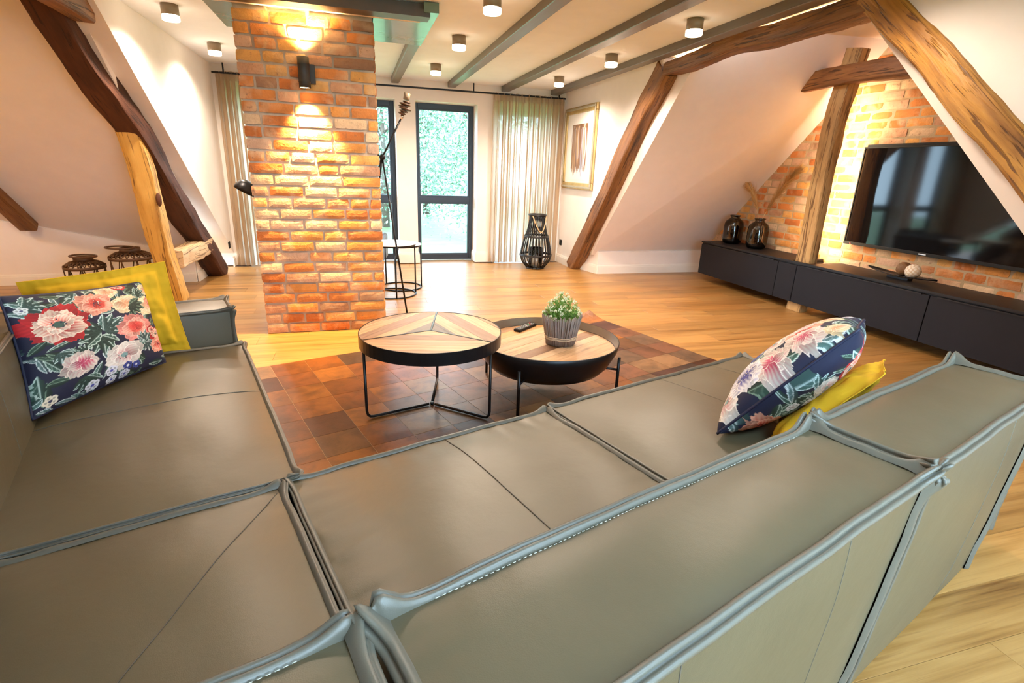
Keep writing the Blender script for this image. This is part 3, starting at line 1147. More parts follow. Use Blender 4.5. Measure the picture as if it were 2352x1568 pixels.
def curtain(name, label, x0, x1, nf, seed, amp=0.032):
    root = thing(name, label, 'curtain', ((x0 + x1) / 2, 7.66, 0))
    cx = (x0 + x1) / 2
    rng = random.Random(seed)
    nx = nf * 20
    ph = [rng.uniform(-.9, .9) for _ in range(nf + 2)]
    am = [rng.uniform(.55, 1.25) for _ in range(nf + 2)]

    def P(i, z, squeeze=1.0, extra=1.0):
        s = i / nx
        f = s * nf
        k = int(f)
        t = f - k
        ph_ = ph[k] * (1 - t) + ph[k + 1] * t
        am_ = am[k] * (1 - t) + am[k + 1] * t
        y = math.sin(2 * PI * f + ph_) * amp * am_ * extra + math.sin(4.4 * PI * f + 1.3) * amp * .25 * extra
        x = x0 + (x1 - x0) * s - cx + 0.019 * math.sin(4 * PI * f + 2 * ph_) * min(1, 6 * s, 6 * (1 - s))
        flare = 1.0 + 0.02 * (1 - z / 2.3)
        return (x * flare - .012 * (1 - z / 2.3), y, z)
    zs = [0.31, .6, 1.0, 1.4, 1.8, 2.1, 2.245]
    mb = MB()
    mb.grid(lambda i, j: P(i, zs[j], 1, 1.0 - .25 * (zs[j] / 2.3)), nx, len(zs) - 1)
    mb.build('sheer_cloth', 'sheer_linen', root)
    mb = MB()
    mb.grid(lambda i, j: P(i, [0.012, .15, .31][j]), nx, 2)
    mb.build('hem_band', 'linen_hem', root)
    # gathered heading
    rng2 = random.Random(seed + 1)

    def H(i, j):
        z = [2.245, 2.262, 2.29, 2.325, 2.345][j]
        x, y, _ = P(i, z, 1, .7)
        k = math.sin(i * 1.9) * .006
        return (x, y * .6 + k + (0.0, .004, -.004, .006, 0)[j], z + (.006 * math.sin(i * .9) if j == 4 else 0))
    mb = MB()
    mb.grid(H, nx, 4)
    mb.build('heading', 'linen_hem', root)
    return root


curtain('curtain', 'sheer beige linen curtain hanging at the right end of the window wall', 1.90, 2.945, 12, 5, 0.046)
curtain('curtain', 'narrow beige curtain half hidden by the chimney on its left', -1.535, -.95, 9, 9, 0.04)

# ------------------------------------------------------------------ sockets
for name, loc, rz, lab in (('wall_socket', (XL + .001, 7.52, .30), 0, 'black wall socket low on the left wall beside the curtain'),
                           ('wall_socket', (XR - .001, 7.60, .31), PI, 'black wall socket low on the right wall behind the wicker lantern')):
    s = thing(name, lab, 'socket', loc, rz)
    bevel(MB().box((0, -.042, -.042), (.010, .042, .042)).build('cover_plate', 'black_plastic', s), .003)
    MB().lathe([(.022, .0), (.022, -.004), (.001, -.004)], 20).build('socket_insert', 'black_metal', s).matrix_local = Matrix.Translation((.011, 0, 0)) @ Matrix.Rotation(PI / 2, 4, 'Y')

# ------------------------------------------------------------------ framed picture on the right wall
pic = thing('framed_picture', 'gold framed abstract picture hanging on the right wall', 'picture', (XR - .002, 7.11, 1.655), 0)
PY, PZ = .535, .535
fw_ = .085
for (a, b, c, d) in ((-PY, PY, PZ - fw_, PZ), (-PY, PY, -PZ, -PZ + fw_), (-PY, -PY + fw_, -PZ + fw_, PZ - fw_), (PY - fw_, PY, -PZ + fw_, PZ - fw_)):
    m_ = MB()
    m_.box((-.030, a, c), (0, b, d))
    o_in = .03
    ring = m_.build('frame_rail', 'gold_frame', pic)
    bevel(ring, .008, 2)
for (a, b, c, d) in ((-PY + .02, PY - .02, PZ - .045, PZ - .015), (-PY + .02, PY - .02, -PZ + .015, -PZ + .045), (-PY + .015, -PY + .045, -PZ + .045, PZ - .045), (PY - .045, PY - .015, -PZ + .045, PZ - .045)):
    bevel(MB().box((-.046, a, c), (-.028, b, d)).build('frame_moulding', 'silver_frame', pic), .006, 2)
MB().box((-.012, -PY + fw_, -PZ + fw_), (-.008, PY - fw_, PZ - fw_)).build('mount', 'paper', pic)
aw, ah = 90, 150
A = np.ones((ah, aw, 3)) * np.array([.80, .80, .82])
rg = np.random.default_rng(3)
xx = np.linspace(0, 1, aw)[None, :]
yy = np.linspace(0, 1, ah)[:, None]
blk = (xx > .10) & (xx < .92) & (yy < .80 + .08 * np.sin(xx * 23) * np.sin(xx * 61))
nz = rg.random((ah, aw)) * .5 + rg.random((1, aw)) * .5
A = np.where(blk[..., None], np.array([.24, .12, .05]) * (.45 + 1.0 * nz[..., None]), A)
for _ in range(60):
    cx_, w_ = rg.normal(.5, .22), rg.uniform(.008, .04)
    c_ = np.array([[.22, .10, .03], [.45, .20, .05], [.10, .05, .03], [.62, .40, .2], [.35, .42, .6], [.75, .75, .8], [.25, .12, .06]][rg.integers(0, 7)])
    top_, bot_ = rg.uniform(.0, .12), rg.uniform(.6, 1.0)
    m_ = np.exp(-((xx - cx_ - .03 * np.sin(yy * 9 + cx_ * 20)) / w_) ** 2) * ((yy > top_) & (yy < bot_ * (.86 + .1 * np.sin(xx * 30))))
    m_ = (m_ * rg.uniform(.5, 1))[..., None]
    A = A * (1 - m_) + c_ * m_
mbp = MB()
mbp.grid(lambda i, j: (-.0135, .31 - .62 * i / (aw - 1), .31 - .72 * j / (ah - 1)), aw - 1, ah - 1, smooth=False)
ao = mbp.build('print', 'art_print', pic)
ca = ao.data.color_attributes.new('print', 'FLOAT_COLOR', 'POINT')
buf = np.ones((aw * ah, 4), dtype=np.float32)
buf[:, :3] = A.transpose(1, 0, 2).reshape(-1, 3)
ca.data.foreach_set('color', buf.ravel())

# ------------------------------------------------------------------ black wicker lantern
ln = thing('wicker_lantern', 'tall black wicker lantern with rope handle in front of the curtain', 'lantern', (2.45, 7.16, 0))
prof = [(.115, .0), (.125, .02), (.165, .06), (.205, .12), (.218, .18), (.212, .25), (.195, .33), (.172, .42), (.148, .50), (.127, .58), (.112, .66), (.107, .72), (.110, .755)]


def pr_at(z):
    for (r0, z0), (r1, z1) in zip(prof, prof[1:]):
        if z <= z1:
            f = (z - z0) / (z1 - z0)
            return r0 + (r1 - r0) * f
    return prof[-1][0]


st = MB()
for k in range(26):
    a = 2 * PI * k / 26
    st.tube([(pr_at(z) * math.cos(a), pr_at(z) * math.sin(a), z) for z in np.linspace(.02, .75, 14)], .0055, 6)
for k in range(26):       # crossed canes of the neck
    a = 2 * PI * k / 26
    for sgn in (1,):
        st.tube([((pr_at(z) - .004) * math.cos(a + sgn * (z - .45) * 1.5), (pr_at(z) - .004) * math.sin(a + sgn * (z - .45) * 1.5), z) for z in np.linspace(.45, .75, 8)], .005, 5)
for k in range(13):
    a = 2 * PI * (k + .5) / 13
    st.tube([((pr_at(z) + .004) * math.cos(a), (pr_at(z) + .004) * math.sin(a), z) for z in np.linspace(.02, .48, 10)], .007, 6)
st.build('canes', 'wicker_black', ln, kind='stuff')
for z, r, w in ((.012, .122, .012), (.19, .226, .009), (.205, .226, .008), (.455, .170, .009), (.47, .166, .007), (.755, .118, .013)):
    MB().tube([(r * math.cos(2 * PI * k / 36), r * math.sin(2 * PI * k / 36), z) for k in range(36)], w, 8, True).build('hoop', 'wicker_black', ln)
MB().lathe([(.001, 0.0), (.12, 0.0), (.12, .014), (.001, .014)], 28).build('base_plate', 'wicker_black', ln)
MB().lathe([(.09, .016), (.10, .06), (.10, .30), (.095, .30), (.095, .06), (.085, .02)], 24).build('glass_cylinder', 'clear_glass', ln)
MB().lathe([(.001, .016), (.042, .016), (.042, .15), (.001, .15)], 20).build('candle', 'candle', ln)
hp = []
for i in range(20):
    t = i / 19
    hp.append((-.10 + .20 * t + .0, -.10 - .055 * math.sin(PI * t), .75 - .235 * math.sin(PI * t) ** .8 * (0.65 + .55 * t)))
hp[0] = (-.098, -.06, .76)
hp[-1] = (.11, -.055, .74)
MB().tube(hp, .0075, 7).build('rope_handle', 'rope', ln)

# ------------------------------------------------------------------ brown lanterns behind the cushions
def brown_lantern(label, x, y, R, H, hoop_tilt):
    root = thing('basket_lantern', label, 'lantern', (x, y, 0), rnd.uniform(0, 1), 'brown basket lanterns')
    MB().lathe([(.001, 0), (R * .95, 0), (R * .95, .02), (.001, .02)], 28).build('base_plate', 'lantern_brown', root)
    MB().lathe([(R * .99, H - .03), (R * 1.03, H - .03), (R * 1.03, H), (R * .99, H), (R * .99, H - .03)], 32).build('upper_hoop', 'lantern_brown', root)
    MB().lathe([(R * .94, .02), (R * .98, .02), (R * .98, .045), (R * .94, .045), (R * .94, .02)], 32).build('lower_hoop', 'lantern_brown', root)
    for k in range(18):
        a = 2 * PI * k / 18
        da = (.20 if k % 2 else -.20)
        p0 = Vector((R * .97 * math.cos(a - da), R * .97 * math.sin(a - da), .03))
        p1 = Vector((R * 1.0 * math.cos(a + da), R * 1.0 * math.sin(a + da), H - .02))
        MB().tube([p0, p1], .017, 4, smooth=False, flat=.35).build('slat', 'lantern_brown', root)
    # woven shoulder up to the neck
    w = MB()
    for k in range(22):
        a = 2 * PI * k / 22
        for da in (.3, -.3):
            w.tube([(R * 1.0 * math.cos(a), R * 1.0 * math.sin(a), H), (R * .72 * math.cos(a + da * .6), R * .72 * math.sin(a + da * .6), H + .032), (R * .47 * math.cos(a + da), R * .47 * math.sin(a + da), H + .045)], .006, 4)
    w.build('woven_shoulder', 'lantern_brown', root, kind='stuff')
    MB().lathe([(R * .44, H + .04), (R * .48, H + .04), (R * .48, H + .085), (R * .44, H + .085), (R * .44, H + .04)], 28).build('neck', 'lantern_brown', root)
    hd = MB()
    hd.tube([(R * .62 * math.cos(t), R * .62 * math.sin(t), 0) for t in np.linspace(0, 2 * PI, 33)[:-1]], .012, 6, True, flat=.7)
    h = hd.build('hoop_handle', 'lantern_brown', root)
    h.matrix_local = Matrix.Translation((R * hoop_tilt, -.02, H + .095)) @ Matrix.Rotation(.05, 4, 'Y')
    MB().lathe([(.001, .02), (.05, .02), (.05, .16), (.001, .16)], 18).build('candle', 'candle', root)
    return root


brown_lantern('smaller brown wooden basket lantern by the left knee wall', -2.66, 6.22, .172, .285, .05)
brown_lantern('bigger brown wooden basket lantern beside the yellow post', -2.24, 6.22, .19, .375, -.45)

# ------------------------------------------------------------------ cabinet under the television
XC0, XC1, YC0, YC1, ZC0, ZC1 = 4.44, 4.895, 1.65, 6.108, .10, .53
cb = thing('sideboard', 'long low black floating sideboard along the brick wall', 'sideboard', (XC0, (YC0 + YC1) / 2, ZC0))
cyo = (YC0 + YC1) / 2
# carcass split around the post
MB().box((.02, 4.56 - cyo, 0), (XC1 - XC0, YC1 - cyo, .408)).box((.02, YC0 - cyo, 0), (XC1 - XC0, 4.32 - cyo, .408)).box((.018, 4.315 - cyo, 0), (.026, 4.565 - cyo, .408)).build('carcass', 'cabinet_black', cb)
tp = MB()
for a, b, c, d in ((-.004, 4.56, XC1 - XC0, YC1), (-.004, YC0, XC1 - XC0, 4.32), (-.004, 4.315, .028, 4.565)):
    tp.box((a, b - cyo, .411), (c, d - cyo, .43))
tp.build('top_board', 'cabinet_black', cb)
for a, b in ((4.712, 6.100), (4.448, 4.704), (3.05, 4.440), (1.66, 3.042)):
    f = MB().box((-.002, a - cyo, .004), (.018, b - cyo, .394)).build('front_panel', 'cabinet_front', cb)
    bevel(f, .002, 1)
    if b - a > .4:
        hb = MB().box((-.012, a + .06 - cyo, .390), (.012, b - .06 - cyo, .400)).build('finger_pull', 'cabinet_black', f)
# ------------------------------------------------------------------ television
tv = thing('television', 'large black wall-mounted television on the brick wall', 'television', (XTV - .006, 3.48, 1.21))
TW, TH = .83, .468
bevel(MB().box((-.035, -TW + .05, -TH + .05), (0, TW - .05, TH - .05)).build('back_shell', 'black_plastic', tv), .01)
fr = MB()
for a, b, c, d in ((-TW, TW, TH - .014, TH), (-TW, TW, -TH, -TH + .03), (-TW, -TW + .014, -TH + .03, TH - .014), (TW - .014, TW, -TH + .03, TH - .014)):
    fr.box((-.062, a, c), (-.030, b, d))
bevel(fr.build('bezel', 'black_plastic', tv), .003)
MB().box((-.0555, -TW + .013, -TH + .029), (-.032, TW - .013, TH - .013)).build('screen', 'tv_screen', tv)
MB().box((-.0645, -.03, -TH + .010), (-.0615, .035, -TH + .018)).build('badge', 'silver_badge', tv)
MB().box((-.064, TW - .09, -TH + .008), (-.0615, TW - .075, -TH + .014)).build('standby_light', 'button_red', tv)
MB().box((-.050, -TW + .1, TH), (-.012, TW - .02, TH + .022)).build('top_vent', 'black_plastic', tv)

# ------------------------------------------------------------------ vases with pampas
VP = [(.001, .0), (.075, .0), (.097, .012), (.108, .04), (.110, .08), (.110, .20), (.106, .235), (.090, .268), (.062, .290), (.050, .298), (.048, .316), (.058, .325), (.060, .332), (.054, .334), (.045, .318), (.046, .296), (.058, .284), (.086, .262), (.101, .232), (.105, .20), (.105, .08), (.102, .042), (.092, .018), (.07, .010), (.001, .010)]
vs = []
for k, (x, y, lab) in enumerate(((4.70, 5.85, 'smoked glass bottle vase, empty, at the left end of the sideboard'), (4.70, 5.40, 'smoked glass bottle vase holding pampas grass on the sideboard'))):
    v = tag(MB().lathe(VP, 36).build('glass_vase', 'smoked_glass'), lab, 'vase', 'smoked glass vases')
    v.location = (x, y, ZC1 + .001)
    v.scale = (1.1, 1.1, 1.08)
    vs.append(v)


def pampas(label, base, pts, plume0, seed, fan):
    rng = random.Random(seed)
    root = thing('pampas_stem', label, 'dried grass', base, 0, 'pampas stems')
    P = [Vector(p) for p in pts]
    MB().tube(P, [.0035 - .002 * i / (len(P) - 1) for i in range(len(P))], 6).build('stalk', 'stalk', root)
    mb = MB()

    def at(t):
        f = t * (len(P) - 1)
        i = min(int(f), len(P) - 2)
        return P[i].lerp(P[i + 1], f - i), (P[i + 1] - P[i]).normalized()
    for q in range(900):
        t = plume0 + (1 - plume0) * rng.random() ** .9
        p, d = at(t)
        w = .05 * fan * math.sin(PI * min(1, max(.08, (t - plume0) / (1 - plume0) * .9 + .05))) + .012
        dr = Vector((rng.gauss(0, 1), rng.gauss(0, 1), rng.gauss(0, .6)))
        dr = (dr - d * dr.dot(d)).normalized()
        L = rng.uniform(.5, 1.2) * w * 1.9
        e = p + d * L * 1.5 + dr * L * .75 + Vector((0, 0, -.012))
        s = d.cross(dr) * .0016
        o = len(mb.v)
        m = p.lerp(e, .55) + dr * .004
        mb.v += [tuple(p - s), tuple(p + s), tuple(m + s), tuple(m - s), tuple(e)]
        mb.face((o, o + 1, o + 2, o + 3))
        mb.face((o + 3, o + 2, o + 4))
    mb.build('plume', 'pampas', root, kind='stuff')
    return root


pampas('pampas stem leaning left from the smoked vase', (4.70, 5.40, ZC1 + .02), [(0, -.03, 0), (0, .01, .2), (0, .045, .36), (-.01, .10, .5), (-.02, .17, .62), (-.03, .29, .73), (-.04, .40, .75)], .42, 1, .75)
pampas('pampas stem leaning right from the smoked vase', (4.70, 5.40, ZC1 + .02), [(0, .03, 0), (0, -.005, .2), (0, -.04, .36), (.01, -.12, .52), (.02, -.22, .68), (.03, -.34, .84), (.04, -.42, .92)], .40, 2, 1.0)

# ------------------------------------------------------------------ leaf tray with two balls
br = thing('leaf_tray', 'slim dark leaf-shaped tray on the sideboard below the television', 'tray', (4.70, 3.53, ZC1 + .001))
tm = MB()


def TP(i, j):
    s = -1 + 2 * i / 20
    t = -1 + 2 * j / 8
    w = .075 * math.sqrt(max(0, 1 - s * s)) + .001
    return (t * w, s * .33, .022 + .03 * s * s * (1 if s > 0 else .6) + .012 * t * t)


tm.grid(TP, 20, 8)
t_ = tm.build('dish', 'dark_steel', br)
so = t_.modifiers.new('thick', 'SOLIDIFY')
so.thickness = .005
MB().box((-.03, -.10, 0), (.03, .10, .018)).build('foot', 'dark_steel', br)


def ball(name, label, loc, r, mat, seed, n=70):
    rng = random.Random(seed)
    root = thing(name, label, 'decorative ball', loc)
    MB().sphere((0, 0, 0), r * .955, 20, 12).build('core', 'ball_brown' if mat == 'ball_brown' else 'twine', root)
    mb = MB()
    for k in range(n):
        z = 1 - 2 * (k + .5) / n
        a = k * 2.39996
        c = Vector((math.sqrt(1 - z * z) * math.cos(a), math.sqrt(1 - z * z) * math.sin(a), z))
        u = c.orthogonal().normalized()
        u.rotate(Matrix.Rotation(rng.uniform(0, 6), 3, c))
        v = c.cross(u)
        o = len(mb.v)
        m = 7
        for q in range(m):
            b = 2 * PI * q / m
            p = (c + u * (.225 * math.cos(b)) + v * (.16 * math.sin(b))).normalized() * r * .985
            mb.v.append(tuple(p))
        mb.v.append(tuple(c * r * 1.035))
        for q in range(m):
            mb.face((o + q, o + (q + 1) % m, o + m), None, True)
    mb.build('scales', mat, root, kind='stuff')
    return root


ball('decorative_ball', 'cream scaled ball in the leaf tray', (4.695, 3.42, ZC1 + .087), .062, 'ball_cream', 1)
ball('decorative_ball', 'brown seed-pod ball beside the cream one in the tray', (4.735, 3.535, ZC1 + .088), .061, 'ball_brown', 2, 110)

# ------------------------------------------------------------------ nest of side tables, lamp and armchair behind the chimney
def side_table(label, x, y, R, H, rot, legs):
    root = thing('side_table', label, 'side table', (x, y, 0), rot, 'round nesting side tables')
    MB().tube([(R * math.cos(2 * PI * k / 40), R * math.sin(2 * PI * k / 40), .008) for k in range(40)], .008, 8, True).build('base_ring', 'black_metal', root)
    MB().lathe([(.001, H - .022), (R + .006, H - .022), (R + .010, H - .018), (R + .010, H - .004)], 40).build('top_rim', 'black_metal', root)
    MB().lathe([(R + .009, H - .006), (R + .006, H), (.001, H)], 40).build('tabletop', 'stone_white', root)
    for a in legs:
        a = math.radians(a)
        MB().tube([(R * math.cos(a), R * math.sin(a), .01), (R * math.cos(a), R * math.sin(a), H - .02)], .008, 8).build('leg', 'black_metal', root)
    return root


side_table('taller round side table with pale top right of the chimney', .335, 5.78, .255, .560, 0, (4, 186, 276))
side_table('lower round side table tucked behind the taller one', .455, 6.12, .235, .505, 0, (350, 252, 132))

lp = thing('floor_lamp', 'black balanced-arm floor lamp standing behind the chimney', 'floor lamp', (.24, 5.02, 0))
J = Vector((.020, .28, 1.415))
for e in ((.175, -.085, .0), (-.50, .42, 0), (-.20, .55, 0)):
    MB().tube([Vector(e) + Vector((0, 0, .004)), J], .0085, 8).build('leg', 'black_metal', lp)
MB().sphere(J, .028, 14, 8).build('joint', 'black_metal', lp)
E_ = Vector((.205, .28, 1.765))
MB().tube([J - (E_ - J) * .18, E_], .0085, 8).build('boom', 'black_metal', lp)
dE = (E_ - J).normalized()
MB().tube([E_ - dE * .012, E_ + dE * .03], .016, 10).build('clamp', 'chrome', lp)
aC = Vector((.25, 0, 1)).normalized()
for k in range(6):
    c = E_ + dE * .03 + aC * (.012 + .020 * k) + Vector((.010 * ((k * 7) % 3 - 1), 0, 0))
    w = MB()
    rr = [.034, .040, .058, .046, .052, .036][k]
    w.tube([c - aC * .010, c - aC * .004, c + aC * .004, c + aC * .010], [rr * .55, rr, rr, rr * .5], 12)
    w.build('counterweight', 'lantern_brown', lp)
MB().tube([E_ + dE * .03 + aC * .13, E_ + dE * .03 + aC * .19], [.026, .030], 12).build('weight_cup', 'taupe_metal', lp)
sh = Vector((-1.20, .42, 1.12))
MB().tube([J, J + Vector((-.35, .1, .16)), J + Vector((-.8, .2, .05)), sh + Vector((.06, 0, .10))], .0085, 8).build('shade_arm', 'black_metal', lp)
so_ = MB().lathe([(.001, .10), (.05, .098), (.085, .075), (.105, .03), (.108, 0), (.104, 0), (.1, .03), (.08, .07), (.001, .09)], 28).build('lamp_shade', 'black_metal', lp)
so_.matrix_local = Matrix.Translation(sh + Vector((0, 0, -.05))) @ Matrix.Rotation(.5, 4, 'Y')

ac = thing('swivel_armchair', 'dark swivel armchair almost hidden behind the chimney', 'armchair', (-.16, 7.02, 0), -.2)
for k in range(4):
    a = k * PI / 2 + .35
    MB().tube([(.03 * math.cos(a), .03 * math.sin(a), .075), (.2 * math.cos(a), .2 * math.sin(a), .05), (.34 * math.cos(a), .34 * math.sin(a), .015)], [.02, .018, .013], 8, flat=.6).build('foot', 'chrome', ac)
MB().tube([(0, 0, .05), (0, 0, .30)], .025, 12).build('column', 'chrome', ac)


def rbox(a, b, r):
    m = MB().box(a, b)
    return m


bevel(rbox((-.34, -.33, .28), (.34, .33, .45), .05).build('seat', 'armchair_leather', ac), .06, 4)
bevel(rbox((-.36, .25, .16), (.36, .42, .58), .05).build('backrest', 'armchair_leather', ac), .06, 4)
for s in (-1, 1):
    bevel(rbox((s * .41 - .075, -.32, .16), (s * .41 + .075, .38, .50), .05).build('armrest', 'armchair_leather', ac), .05, 4)

# ------------------------------------------------------------------ sofa frame of reference (turned 17.8 degrees)
TH_S = math.radians(17.8)
cs, sn = math.cos(TH_S), math.sin(TH_S)


def S2W(u, v, z=0.0):
    return Vector((u * cs - v * sn, u * sn + v * cs, z))


# ------------------------------------------------------------------ patchwork cowhide rug
rug = thing('patchwork_rug', 'brown patchwork cowhide rug of square pieces under the round tables', 'rug', (0, 0, 0), TH_S)
PU, PV = .2255, .2345
HC = [((0.27, 0.088, 0.014), 6), ((0.21, 0.064, 0.010), 4), ((0.32, 0.112, 0.020), 4), ((0.22, 0.07, 0.018), 3), ((0.13, 0.055, 0.02), 2), ((0.08, 0.025, 0.012), 1.6), ((0.28, 0.13, 0.04), 1.5)]
HCR = [((0.16, 0.09, 0.05), 3), ((0.06, 0.035, 0.025), 3), ((0.28, 0.15, 0.07), 2), ((0.10, 0.04, 0.03), 3), ((0.22, 0.09, 0.045), 2)]


def wpick(L):
    r = rnd.uniform(0, sum(w for _, w in L))
    for c, w in L:
        r -= w
        if r <= 0:
            return c
    return L[-1][0]


def rug_z(u, v):
    z = 0.008 + 0.0022 * mn.noise(Vector((u * 3, v * 3, 1)))
    # far right corner curls up
    d = (u - 3.46) * .8 + (v - 3.71) * .8
    if d > -.22:
        z += .055 * ((d + .22) / .22) ** 2
    return z


ncol, nrw = 15, 10
bk = MB()
bk.grid(lambda i, j: (.205 + (3.455 - .205) * i / 90, 1.37 + (3.705 - 1.37) * j / 64, rug_z(.205 + 3.25 * i / 90, 1.37 + 2.335 * j / 64) - .0026), 90, 64)
bk.build('backing', 'rug_backing', rug)
for i in range(ncol):
    for j in range(nrw):
        u1 = 3.46 - i * PU
        u0 = max(u1 - PU, .20)
        v1 = 3.71 - j * PV
        v0 = v1 - PV
        if u1 - u0 < .03:
            continue
        g = .0011
        mb = MB()
        n = 4
        T = {}
        for a in range(n + 1):
            for b in range(n + 1):
                u = u0 + g + (u1 - u0 - 2 * g) * a / n
                v = v0 + g + (v1 - v0 - 2 * g) * b / n
                ed = a in (0, n) or b in (0, n)
                wv = .004 * mn.noise(Vector((u * 5, v * 5, 8)))
                T[a, b] = len(mb.v)
                mb.v.append((u - u0, v - v0 + (wv if b in (0, n) else 0), rug_z(u, v) - (.0007 if ed else 0)))
        for a in range(n):
            for b in range(n):
                mb.face((T[a, b], T[a + 1, b], T[a + 1, b + 1], T[a, b + 1]), None, False)
        ring = [(a, 0) for a in range(n)] + [(n, b) for b in range(n)] + [(a, n) for a in range(n, 0, -1)] + [(0, b) for b in range(n, 0, -1)]
        base = len(mb.v)
        for k in ring:
            p = mb.v[T[k]]
            mb.v.append((p[0], p[1], p[2] - .006))
        for q in range(len(ring)):
            q2 = (q + 1) % len(ring)
            mb.face((T[ring[q2]], T[ring[q]], base + q, base + q2))
        o = mb.build('hide_patch', 'cowhide', rug)
        o.location = (u0, v0, 0)
        c = wpick(HCR if (u0 > 2.55 - .1 * rnd.random() and rnd.random() < .75) else HC)
        if i == ncol - 1 or (j == 0 and rnd.random() < .5):
            c = wpick(HCR)
        if i == 0 and j == 0:
            c = (.42, .15, .04)
        k = rnd.uniform(.85, 1.15)
        o.color = (*(x * k * .86 for x in c), 1)


# ------------------------------------------------------------------ coffee tables
def clip(poly, n, c):
    """keep points with n.p >= c"""
    out = []
    for i in range(len(poly)):
        a, b = poly[i], poly[(i + 1) % len(poly)]
        da, db = n[0] * a[0] + n[1] * a[1] - c, n[0] * b[0] + n[1] * b[1] - c
        if da >= 0:
            out.append(a)
        if (da >= 0) != (db >= 0):
            t = da / (da - db)
            out.append((a[0] + (b[0] - a[0]) * t, a[1] + (b[1] - a[1]) * t))
    return out


def table_plank(root, poly, z0, z1, ang, colr):
    ca_, sa_ = math.cos(ang), math.sin(ang)
    mb = MB()
    mb.prism(poly, z0, z1)
    mb.uv = [[(x * ca_ + y * sa_, -x * sa_ + y * ca_) for x, y in ([(mb.v[i][0], mb.v[i][1]) for i in f])] for f in mb.f]
    o = mb.build('plank', 'table_wood', root)
    o.color = (*(x ** 1.35 for x in colr), 1)
    return o


TWC = [(0.95, .86, .76), (.82, .72, .62), (.62, .52, .45), (1, .92, .82), (.72, .60, .50), (.5, .41, .35), (.9, .78, .62)]
t1 = thing('coffee_table', 'round black-rimmed coffee table with three-part chevron plank top', 'coffee table', (.369, 2.842, .010))
R1, Z1 = .398, .462
MB().lathe([(R1 - .004, Z1 - .006), (R1 - .004, Z1), (R1, Z1), (R1, Z1 - .070), (R1 - .004, Z1 - .070), (R1 - .004, Z1 - .02)], 72, smooth=False).build('rim', 'dark_steel', t1)
MB().lathe([(.001, Z1 - .022), (R1 - .004, Z1 - .022), (R1 - .004, Z1 - .018), (.001, Z1 - .018)], 60).build('base_plate', 'dark_steel', t1)
AD = [math.radians(a) for a in (77, 197, 317)]
circ = [((R1 - .005) * math.cos(2 * PI * k / 90), (R1 - .005) * math.sin(2 * PI * k / 90)) for k in range(90)]
sec_cols = {0: [(.42, .42, .45), (.95, .8, .62), (.62, .5, .44), (1, .88, .7), (.85, .72, .56)],
            1: [(1, .85, .66), (.60, .47, .36), (.88, .74, .58), (.97, .82, .62), (.8, .66, .5)],
            2: [(.40, .40, .44), (.97, .82, .64), (.60, .48, .42), (1, .9, .72), (.85, .7, .56)]}
for s in range(3):
    a0, a1 = AD[s], AD[(s + 1) % 3]
    if a1 < a0:
        a1 += 2 * PI
    am = (a0 + a1) / 2
    n0 = (-math.sin(a0), math.cos(a0))
    n1 = (math.sin(a1), -math.cos(a1))
    sec = clip(clip(circ, n0, .006), n1, .006)
    ax_ = (math.cos(am), math.sin(am))
    w = R1 / (4.6 if s == 1 else 4.4)
    for k in range(6):
        lo_, hi_ = k * w + .0006, (k + 1) * w - .0006
        pl_ = clip(clip(sec, ax_, lo_), (-ax_[0], -ax_[1]), -hi_)
        if len(pl_) >= 3 and lo_ < R1:
            table_plank(t1, pl_, Z1 - .018, Z1 - .002 - rnd.uniform(0, .0008), am + PI / 2, sec_cols[[2, 0, 1][0] if False else s][min(k, 4)])
for a in AD:
    d = Vector((math.cos(a), math.sin(a), 0))
    p = Vector((-d.y, d.x, 0))
    M = Matrix(((d.x, p.x, 0, 0), (d.y, p.y, 0, 0), (0, 0, 1, 0), (0, 0, 0, 1)))
    MB().box((0, -.0045, Z1 - .018), (R1 - .004, .0045, Z1 - .0005), M).build('divider', 'dark_steel', t1)
    leg = MB()
    pts = [d * .02 + Vector((0, 0, .008)), d * (R1 - .045) + Vector((0, 0, .008)), d * (R1 - .025) + Vector((0, 0, .012)), d * (R1 - .012) + Vector((0, 0, .026)), d * (R1 - .008) + Vector((0, 0, .05)), d * (R1 - .008) + Vector((0, 0, Z1 - .06))]
    leg.tube(pts, .008, 10)
    leg.build('leg', 'dark_steel', t1)
MB().lathe([(.001, .001), (.011, .001), (.011, .0155), (.001, .0155)], 12).build('hub', 'dark_steel', t1)

t2 = thing('tray_table', 'lower round black tray table with plank inlay and high rim', 'coffee table', (1.095, 2.905, .010))
R2, Z2, ZW2 = .445, .362, .312
MB().lathe([(.001, .178), (.31, .178), (.352, .186), (.388, .225), (R2 - .010, .315), (R2, Z2), (R2 - .004, Z2 + .002), (R2 - .016, .318), (.40, .262), (.001, .262)], 80).build('bowl', 'dark_steel', t2)
MB().lathe([(R2 - .0065, Z2 + .0015), (R2 - .0195, .3135)], 80).build('inner_rim', 'rim_inside', t2)
MB().lathe([(.001, ZW2 - .02), (R2 - .024, ZW2 - .02), (R2 - .022, ZW2 - .012)], 72).build('inlay_base', 'dark_steel', t2)
ang2 = math.radians(31)
c2 = [((R2 - .022) * math.cos(2 * PI * k / 80), (R2 - .022) * math.sin(2 * PI * k / 80)) for k in range(80)]
nn = (math.sin(ang2), -math.cos(ang2))
cols2 = [(1, .9, .74), (.95, .82, .62), (.86, .72, .55), (.55, .43, .34), (1, .9, .76), (.97, .84, .66), (.80, .66, .5), (.95, .82, .64), (.74, .6, .45), (.6, .48, .36)]
edges = [-.43, -.345, -.26, -.175, -.085, .005, .09, .155, .23, .32, .43]
